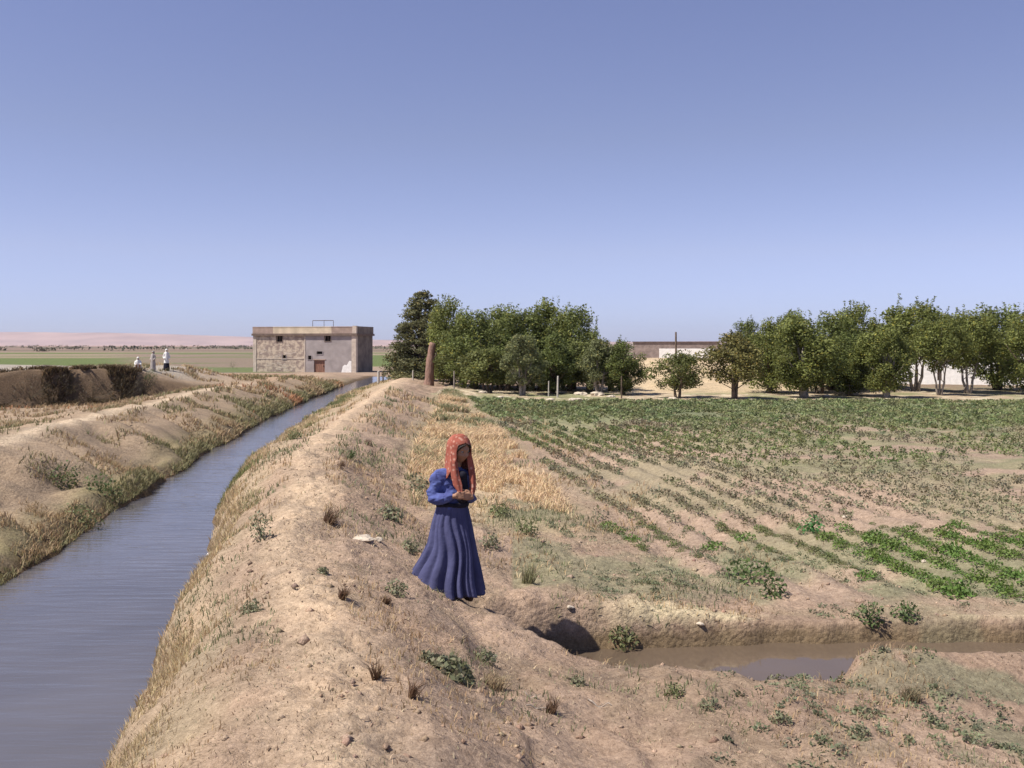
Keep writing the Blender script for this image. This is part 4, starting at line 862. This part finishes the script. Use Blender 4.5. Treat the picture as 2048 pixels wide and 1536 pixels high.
    for sx in (-1, 1):
        pts = [M @ (hc + Vector((sx * .02, -.092, .068))), M @ (hc + Vector((sx * .062, -.070, .035))), M @ (hc + Vector((sx * .074, -.045, -.03))), M @ (hc + Vector((sx * .07, -.035, -.09)))]
        hr.limb(pts, [.008, .012, .012, .008], 10)
    add('hair', fused(hr, 'hair', .005, 2), HAIRM, root)
    for sx in (-1, 1):
        f = MB(); x = sx * .07 + .02; f.limb([(x + sx * .01, .035, .022), (x + sx * .02, -.06, .020), (x + sx * .026, -.14, .016)], [.036, .037, .026], 12, .6); add('shoe', fused(f, 'shoe', .006, 2), SHOE, root)
    # blouse with full sleeves
    b = MB(); b.limb([(0, .012, .80), (0, .015, .86), (0, .018, .94), (.008, .018, 1.03), (.02, .015, 1.085)], [.112, .115, .120, .110, .058], 22, .85)
    b.limb([(0.01, .015, 1.025), SL + Vector((-.008, 0, .002)), SL * .6 + EL * .4 + Vector((-.018, 0, 0)), EL + Vector((-.012, .0, .005)), EL * .55 + WL * .45 + Vector((-.01, 0, -.01)), EL * .25 + WL * .75], [.090, .062, .056, .056, .048, .034], 18)
    b.limb([(0.01, .015, 1.025), SR + Vector((.006, 0, 0)), SR * .6 + ER * .4 + Vector((.015, 0, 0)), ER + Vector((.008, .0, 0)), ER * .55 + WR * .45, ER * .3 + WR * .7], [.090, .056, .050, .048, .040, .033], 18)
    bm_ = fused(b, 'blouse', .007, 6, .5)
    def wr(c):
        x, y, z = c[:, 0], c[:, 1], c[:, 2]; n = (fbm(x * 10 + z * 9, z * 17 + y * 10, 401, 3) - .5) * .055
        cx = np.where(x < -.11, -.16, np.where(x > .13, .17, 0)); dx = x - cx; dy = y - .01; r = np.sqrt(dx * dx + dy * dy) + 1e-6; c[:, 0] += dx / r * n; c[:, 1] += dy / r * n; return c
    warp(bm_, wr); add('blouse', bm_, BLUE2, root)
    # dark bodice between the hanging ends of the scarf
    v = MB(); v.limb([(.055, -.095, .87), (.055, -.107, .95), (.055, -.088, 1.06)], [.05, .052, .045], 16, .35); add('bodice', fused(v, 'bodice', .007, 3), BLACK, root)
    # belt
    n = 48; V = []; Fs = []
    for j, (z, e) in enumerate(((.787, .0), (.792, .012), (.825, .014), (.832, .0))):
        for i in range(n):
            q = 2 * math.pi * i / n; V.append(((.130 + e) * math.cos(q) - .002, (.113 + e) * math.sin(q) + .012, z + .006 * math.sin(q * 3 + j)))
    for j in range(3):
        for i in range(n): i2 = (i + 1) % n; Fs.append((j * n + i, j * n + i2, (j + 1) * n + i2, (j + 1) * n + i))
    m = MB(); m.put(V, Fs); add('belt', m.mesh('belt', True), BLACK, root)
    # skirt: loft with deepening folds, hem following the slope
    n = 260; rows = 60; V = np.zeros((rows, n, 3)); th = np.linspace(0, 2 * math.pi, n, endpoint=False)
    folds = sum(am * np.clip(np.cos((th - ph)) * 0 + np.exp(-((np.angle(np.exp(1j * (th - ph)))) / wd) ** 2), 0, 1) for ph, wd, am in
        [(-2.95, .10, .8), (-2.5, .10, 1.15), (-2.15, .05, .4), (-1.86, .09, 1.3), (-1.50, .07, 1.5), (-1.16, .09, 1.2), (-.95, .05, .5), (-.52, .12, 1.2), (.1, .1, 1), (.6, .13, 1), (1.1, .1, 1), (1.7, .14, 1), (2.2, .1, 1), (2.7, .12, 1)])
    zt = .815
    for j in range(rows):
        t = j / (rows - 1)
        L_ = np.interp(t, [0, .25, .5, .7, .86, 1], [.130, .175, .205, .265, .325, .375]); R_ = np.interp(t, [0, .25, .5, .75, 1], [.126, .165, .198, .232, .262]); D_ = np.interp(t, [0, .25, .5, 1], [.112, .145, .175, .245])
        c = np.cos(th); sn = np.sin(th); ex = np.where(c < 0, L_, R_); am = np.interp(t, [0, .08, .3, 1], [.015, .045, .11, .22])
        tw = .16 * t * np.sin(2 * th + 1) + .05 * np.sin(th * 3 + t * 5) + .10 * (fbm(th * 2, th * 0 + t * 2.2, 415, 2) - .5); fl = np.interp(np.mod(th + tw + .06 * np.sin(9 * t), 2 * math.pi), np.linspace(0, 2 * math.pi, n), folds)
        fine = .03 * (fbm(th * 5, th * 0 + t * 4, 411, 3) - .5)
        rr = 1 + am * (.45 - fl) + fine
        hem = .045 - .10 * np.clip(-c, -1, 1) * 0 + np.where(c < 0, -c * .095, 0) + .010 * np.sin(th * 5 + 1) + np.where(sn > 0, sn * .03, 0)
        V[j, :, 0] = c * ex * rr - .002; V[j, :, 1] = sn * D_ * rr + .012; V[j, :, 2] = zt + (hem - zt) * t
    V2 = V.copy(); ctr = V2.mean(1, keepdims=True); V2[:, :, :2] = ctr[:, :, :2] + (V2[:, :, :2] - ctr[:, :, :2]) * .975
    allv = np.concatenate([V.reshape(-1, 3), V2.reshape(-1, 3)]); i = np.arange(rows * n).reshape(rows, n); ir = np.roll(i, -1, 1); off = rows * n
    Fa = np.stack([i[:-1], i[1:], ir[1:], ir[:-1]], -1).reshape(-1, 4); Fb = Fa[:, ::-1] + off; Fe = np.stack([i[-1], i[-1] + off, ir[-1] + off, ir[-1]], -1)
    sk = np_mesh('skirt', allv, np.concatenate([Fa, Fb, Fe]), None, True); add('skirt', sk, BLUE, root)
    # headscarf: hood open at the face, falling over shoulders with two long ends in front
    n = 90; rows = 54; P = np.zeros((rows, n, 3)); hx, hy = hc.x, hc.y
    for j in range(rows):
        t = j / (rows - 1); z = 1.402 - t * .36                      # from crown to upper back
        dz = (z - 1.285) / .122
        base_r = math.sqrt(max(0, 1 - dz * dz)) if dz > 0 else 1.0
        rx = .098 * base_r if dz > 0 else np.interp(z, [1.04, 1.12, 1.20, 1.285], [.128, .118, .104, .098]); ry = .112 * base_r if dz > 0 else np.interp(z, [1.04, 1.12, 1.2, 1.285], [.125, .108, .110, .112])
        gap = np.interp(z, [1.04, 1.15, 1.20, 1.26, 1.315, 1.335, 1.42], [1.05, .86, .76, .80, .66, .0, .0])     # half opening of the face
        a = -math.pi / 2 + gap + (2 * math.pi - 2 * gap) * np.linspace(0, 1, n)
        f = 1 + .03 * np.sin(a * 9 + z * 30) * t + .05 * t * np.sin(a * 5 + 2) + .03 * (fbm(a * 4, a * 0 + z * 14, 421, 2) - .5)
        P[j, :, 0] = hx + np.cos(a) * rx * f; P[j, :, 1] = hy + .005 + np.sin(a) * ry * f; P[j, :, 2] = z + .02 * t * np.cos(a * 3)
    R2 = Matrix.Rotation(math.radians(16), 3, 'Z')
    Pf = P.reshape(-1, 3); w = np.clip((Pf[:, 2] - 1.05) / .12, 0, 1)[:, None]; q = (Pf - np.array([hx, hy, 0])) @ np.array(R2.transposed()) + np.array([hx, hy, 0]); Pf = Pf * (1 - w) + q * w
    i = np.arange(rows * n).reshape(rows, n); Fa = np.stack([i[:-1, :-1], i[1:, :-1], i[1:, 1:], i[:-1, 1:]], -1).reshape(-1, 4)
    sm = np_mesh('headscarf', Pf, Fa, None, True); sf = add('headscarf', sm, SCARF, root); so = sf.modifiers.new('thick', 'SOLIDIFY'); so.thickness = .006; so.offset = 1
    def lappet(path, wid, th_, name, label=None, mat=SCARF):
        m = 40; V = []; Fs = []; L2 = len(path)
        fine = 30
        for j in range(fine):
            t = j / (fine - 1); p = [np.interp(t * (L2 - 1), range(L2), [q[c_] for q in path]) for c_ in range(3)]; w_ = np.interp(t * (L2 - 1), range(L2), wid)
            for i in range(m):
                a = 2 * math.pi * i / m; fo = 1 + .25 * math.sin(a * 4 + j * .12); V.append((p[0] + math.cos(a) * w_, p[1] + math.sin(a) * th_ * fo, p[2]))
        for j in range(fine - 1):
            for i in range(m): i2 = (i + 1) % m; Fs.append((j * m + i, j * m + i2, (j + 1) * m + i2, (j + 1) * m + i))
        Fs.append(tuple(range(m))); Fs.append(tuple((fine - 1) * m + i for i in range(m - 1, -1, -1)))
        b_ = MB(); b_.put(V, Fs); o = add(name, b_.mesh(name, True), mat, sf); 
        if label: props(o, label=label)
    lappet([(-.012, -.062, 1.24), (-.018, -.085, 1.17), (-.012, -.120, 1.06), (.0, -.150, .985), (.015, -.165, .935)], [.026, .034, .038, .040, .022], .016, 'scarf_end', 'long red scarf end hanging over the chest')
    lappet([(.128, -.04, 1.25), (.142, -.055, 1.16), (.150, -.085, 1.05), (.146, -.115, .96), (.14, -.125, .90)], [.022, .028, .030, .028, .014], .016, 'scarf_end', 'scarf end on the shaded side')
    T = Matrix.Rotation(math.radians(20), 4, 'Z'); me.transform(T)
    for c in root.children_recursive:
        if c.name.startswith(('skirt', 'belt')): continue
        if c.name.startswith('eye'): c.location = T @ c.location
        else: c.data.transform(T)
    # lift or sink the figure so that its hem meets the photograph
    root.location.z = base; root.scale = (.985, .985, .982)
    return zf, gz
print('girl feet', girl())

def far_person(px, py, hpx, robe, label, crouch=False, dark=None):
    x, y, z = on_ground(px, py); s = y / F; h = hpx * s; k = h / 1.6 if not crouch else h / .95
    b = MB()
    if crouch:
        b.limb([(0, .1, .18), (0, .02, .45), (0, -.08, .62)], [.17, .16, .13], 14); b.ball((0, -.12, .83), (.085, .1, .115), 18); b.limb([(0, -.1, .66), (0, -.12, .76)], [.05, .045])
        for sx in (-1, 1): b.limb([(sx * .1, .05, .2), (sx * .13, -.25, .42), (sx * .12, -.12, .05), (sx * .12, -.24, .03)], [.09, .07, .05, .04]); b.limb([(sx * .16, -.08, .62), (sx * .2, -.2, .42), (sx * .08, -.36, .4)], [.05, .042, .03])
    else:
        b.limb([(0, 0, .75), (0, 0, 1.0), (0, 0, 1.28)], [.13, .12, .13], 14); b.ball((0, -.01, 1.49), (.08, .095, .115), 18); b.limb([(0, 0, 1.3), (0, 0, 1.42)], [.05, .045])
        for sx in (-1, 1): b.limb([(sx * .08, 0, .78), (sx * .09, -.02, .42), (sx * .1, 0, .06), (sx * .1, -.14, .03)], [.09, .06, .04, .035]); b.limb([(sx * .13, 0, 1.28), (sx * .21, .02, 1.02), (sx * .16, -.2, .86)], [.055, .042, .03])
    b.v = [(p[0] * k, p[1] * k, p[2] * k) for p in b.v]
    root = add('person', fused(b, 'person', .018 * k, 2), SKIN, None, (x, y, z)); root.rotation_euler.z = random.uniform(-.6, .6)
    c = MB()
    if crouch: c.limb([(0, .1, .16), (0, .0, .45), (0, -.08, .66)], [.25, .22, .14], 16); [c.limb([(sx * .16, -.06, .62), (sx * .2, -.2, .42), (sx * .12, -.30, .41)], [.07, .06, .045]) for sx in (-1, 1)]
    else: c.limb([(0, 0, .1 if dark is None else .55), (0, 0, .8), (0, 0, 1.32)], [.24 if dark is None else .2, .18, .13], 18); [c.limb([(sx * .13, 0, 1.28), (sx * .22, .02, 1.02), (sx * .18, -.14, .9)], [.07, .06, .05]) for sx in (-1, 1)]
    c.v = [(p[0] * k, p[1] * k, p[2] * k) for p in c.v]; add('robe', fused(c, 'robe', .02 * k, 3), robe, root)
    if dark: d = MB(); d.limb([(0, 0, .08), (0, 0, .35), (0, 0, .62)], [.25, .22, .18], 16); d.v = [(p[0] * k, p[1] * k, p[2] * k) for p in d.v]; add('skirt', fused(d, 'skirt', .02 * k, 2), dark, root)
    t = MB(); zc = .86 if crouch else 1.53; yc = -.12 if crouch else -.005; t.ball((0, yc + .012, zc), (.1, .108, .11), 18); t.limb([(0, yc + .08, zc), (0, yc + .1, zc - .2)], [.09, .08], 12); t.v = [(p[0] * k, p[1] * k, p[2] * k) for p in t.v]; add('headcloth', fused(t, 'headcloth', .016 * k, 2), robe, root)
    props(root, label=label, cat='person')
WR_ = mat_cloth('white_cotton', (.78, .76, .72), (.62, .60, .56), 8); GR_ = mat_cloth('grey_cotton', (.42, .38, .35), (.3, .27, .25), 8)
far_person(333, 741, 42, WR_, 'distant person standing in a white shirt and dark skirt, rightmost of the three', dark=BLACK)
far_person(306, 741, 38, GR_, 'distant person standing in grey clothes between the two white ones')
far_person(276, 740, 26, WR_, 'distant person crouching in white at the end of the grey road', crouch=True)

# ------------------------------------------------------------------ air
hm = bpy.data.materials.new('haze'); hm.use_nodes = True; N = hm.node_tree.nodes; N.clear(); o = N.new('ShaderNodeOutputMaterial'); v = N.new('ShaderNodeVolumePrincipled'); v.inputs['Color'].default_value = (.86, .90, 1, 1); v.inputs['Density'].default_value = .00007; v.inputs['Anisotropy'].default_value = .2; hm.node_tree.links.new(v.outputs[0], o.inputs['Volume'])
hb = MB(); hb.box(-6000, 6000, -200, 6300, -6, 110); props(add('haze', hb.mesh('haze'), hm), label='thin pale dry haze over the plain', kind='stuff')

# ------------------------------------------------------------------ light, sky, camera
az = np.array([.93, .37]); az = az / np.linalg.norm(az); el = math.radians(57)
Ld = Vector((az[0] * math.cos(el), az[1] * math.cos(el), -math.sin(el)))
sl = bpy.data.lights.new('sun', 'SUN'); sl.energy = 3.8; sl.angle = math.radians(.5); sl.color = (1, .93, .84); so = bpy.data.objects.new('sun', sl); COL.objects.link(so); so.rotation_euler = Ld.to_track_quat('-Z', 'Y').to_euler(); so.location = (-20, -10, 30)
w = bpy.data.worlds.new('World'); SC.world = w; w.use_nodes = True; N = w.node_tree.nodes; L = w.node_tree.links; N.clear()
o = N.new('ShaderNodeOutputWorld'); bg = N.new('ShaderNodeBackground'); sk = N.new('ShaderNodeTexSky'); sk.sky_type = 'NISHITA'; sk.sun_disc = False; sk.sun_elevation = el; sk.sun_rotation = math.atan2(-az[0], -az[1]); sk.air_density = 1.0; sk.dust_density = .6; sk.ozone_density = 1.5; sk.altitude = 900
tn = N.new('ShaderNodeMixRGB'); tn.blend_type = 'MULTIPLY'; tn.inputs[0].default_value = 1; tn.inputs[2].default_value = (1.12, .98, 1.02, 1); L.new(sk.outputs[0], tn.inputs[1]); L.new(tn.outputs[0], bg.inputs[0]); bg.inputs[1].default_value = .065; L.new(bg.outputs[0], o.inputs[0])
tcw = N.new('ShaderNodeTexCoord'); sx = N.new('ShaderNodeSeparateXYZ'); L.new(tcw.outputs['Generated'], sx.inputs[0]); rp = N.new('ShaderNodeValToRGB'); L.new(sx.outputs[2], rp.inputs[0]); L.new(rp.outputs[0], tn.inputs[2])
e = rp.color_ramp.elements; e[0].position = 0; e[0].color = (.69, .77, 1.36, 1); e[1].position = .20; e[1].color = (1.09, .88, 1.0, 1)
q = e.new(.02); q.color = (.735, .79, 1.33, 1); q = e.new(.09); q.color = (1.0, .86, 1.12, 1); q = e.new(.34); q.color = (1.16, .93, 1.08, 1); q = e.new(.7); q.color = (1.1, .95, 1.05, 1)
cam = bpy.data.cameras.new('camera'); co = bpy.data.objects.new('camera', cam); COL.objects.link(co); co.location = (0, 0, E); co.rotation_euler = (math.radians(90), 0, 0)
cam.sensor_width = 36; cam.lens = 36 * F / 2048; cam.shift_y = -(768 - HZ) / 2048; cam.clip_start = .1; cam.clip_end = 20000; SC.camera = co
SC.view_settings.view_transform = 'Standard'; SC.view_settings.look = 'None'; SC.view_settings.gamma = 1; SC.view_settings.exposure = .85
SC.cycles.max_bounces = 6; SC.cycles.use_denoising = True
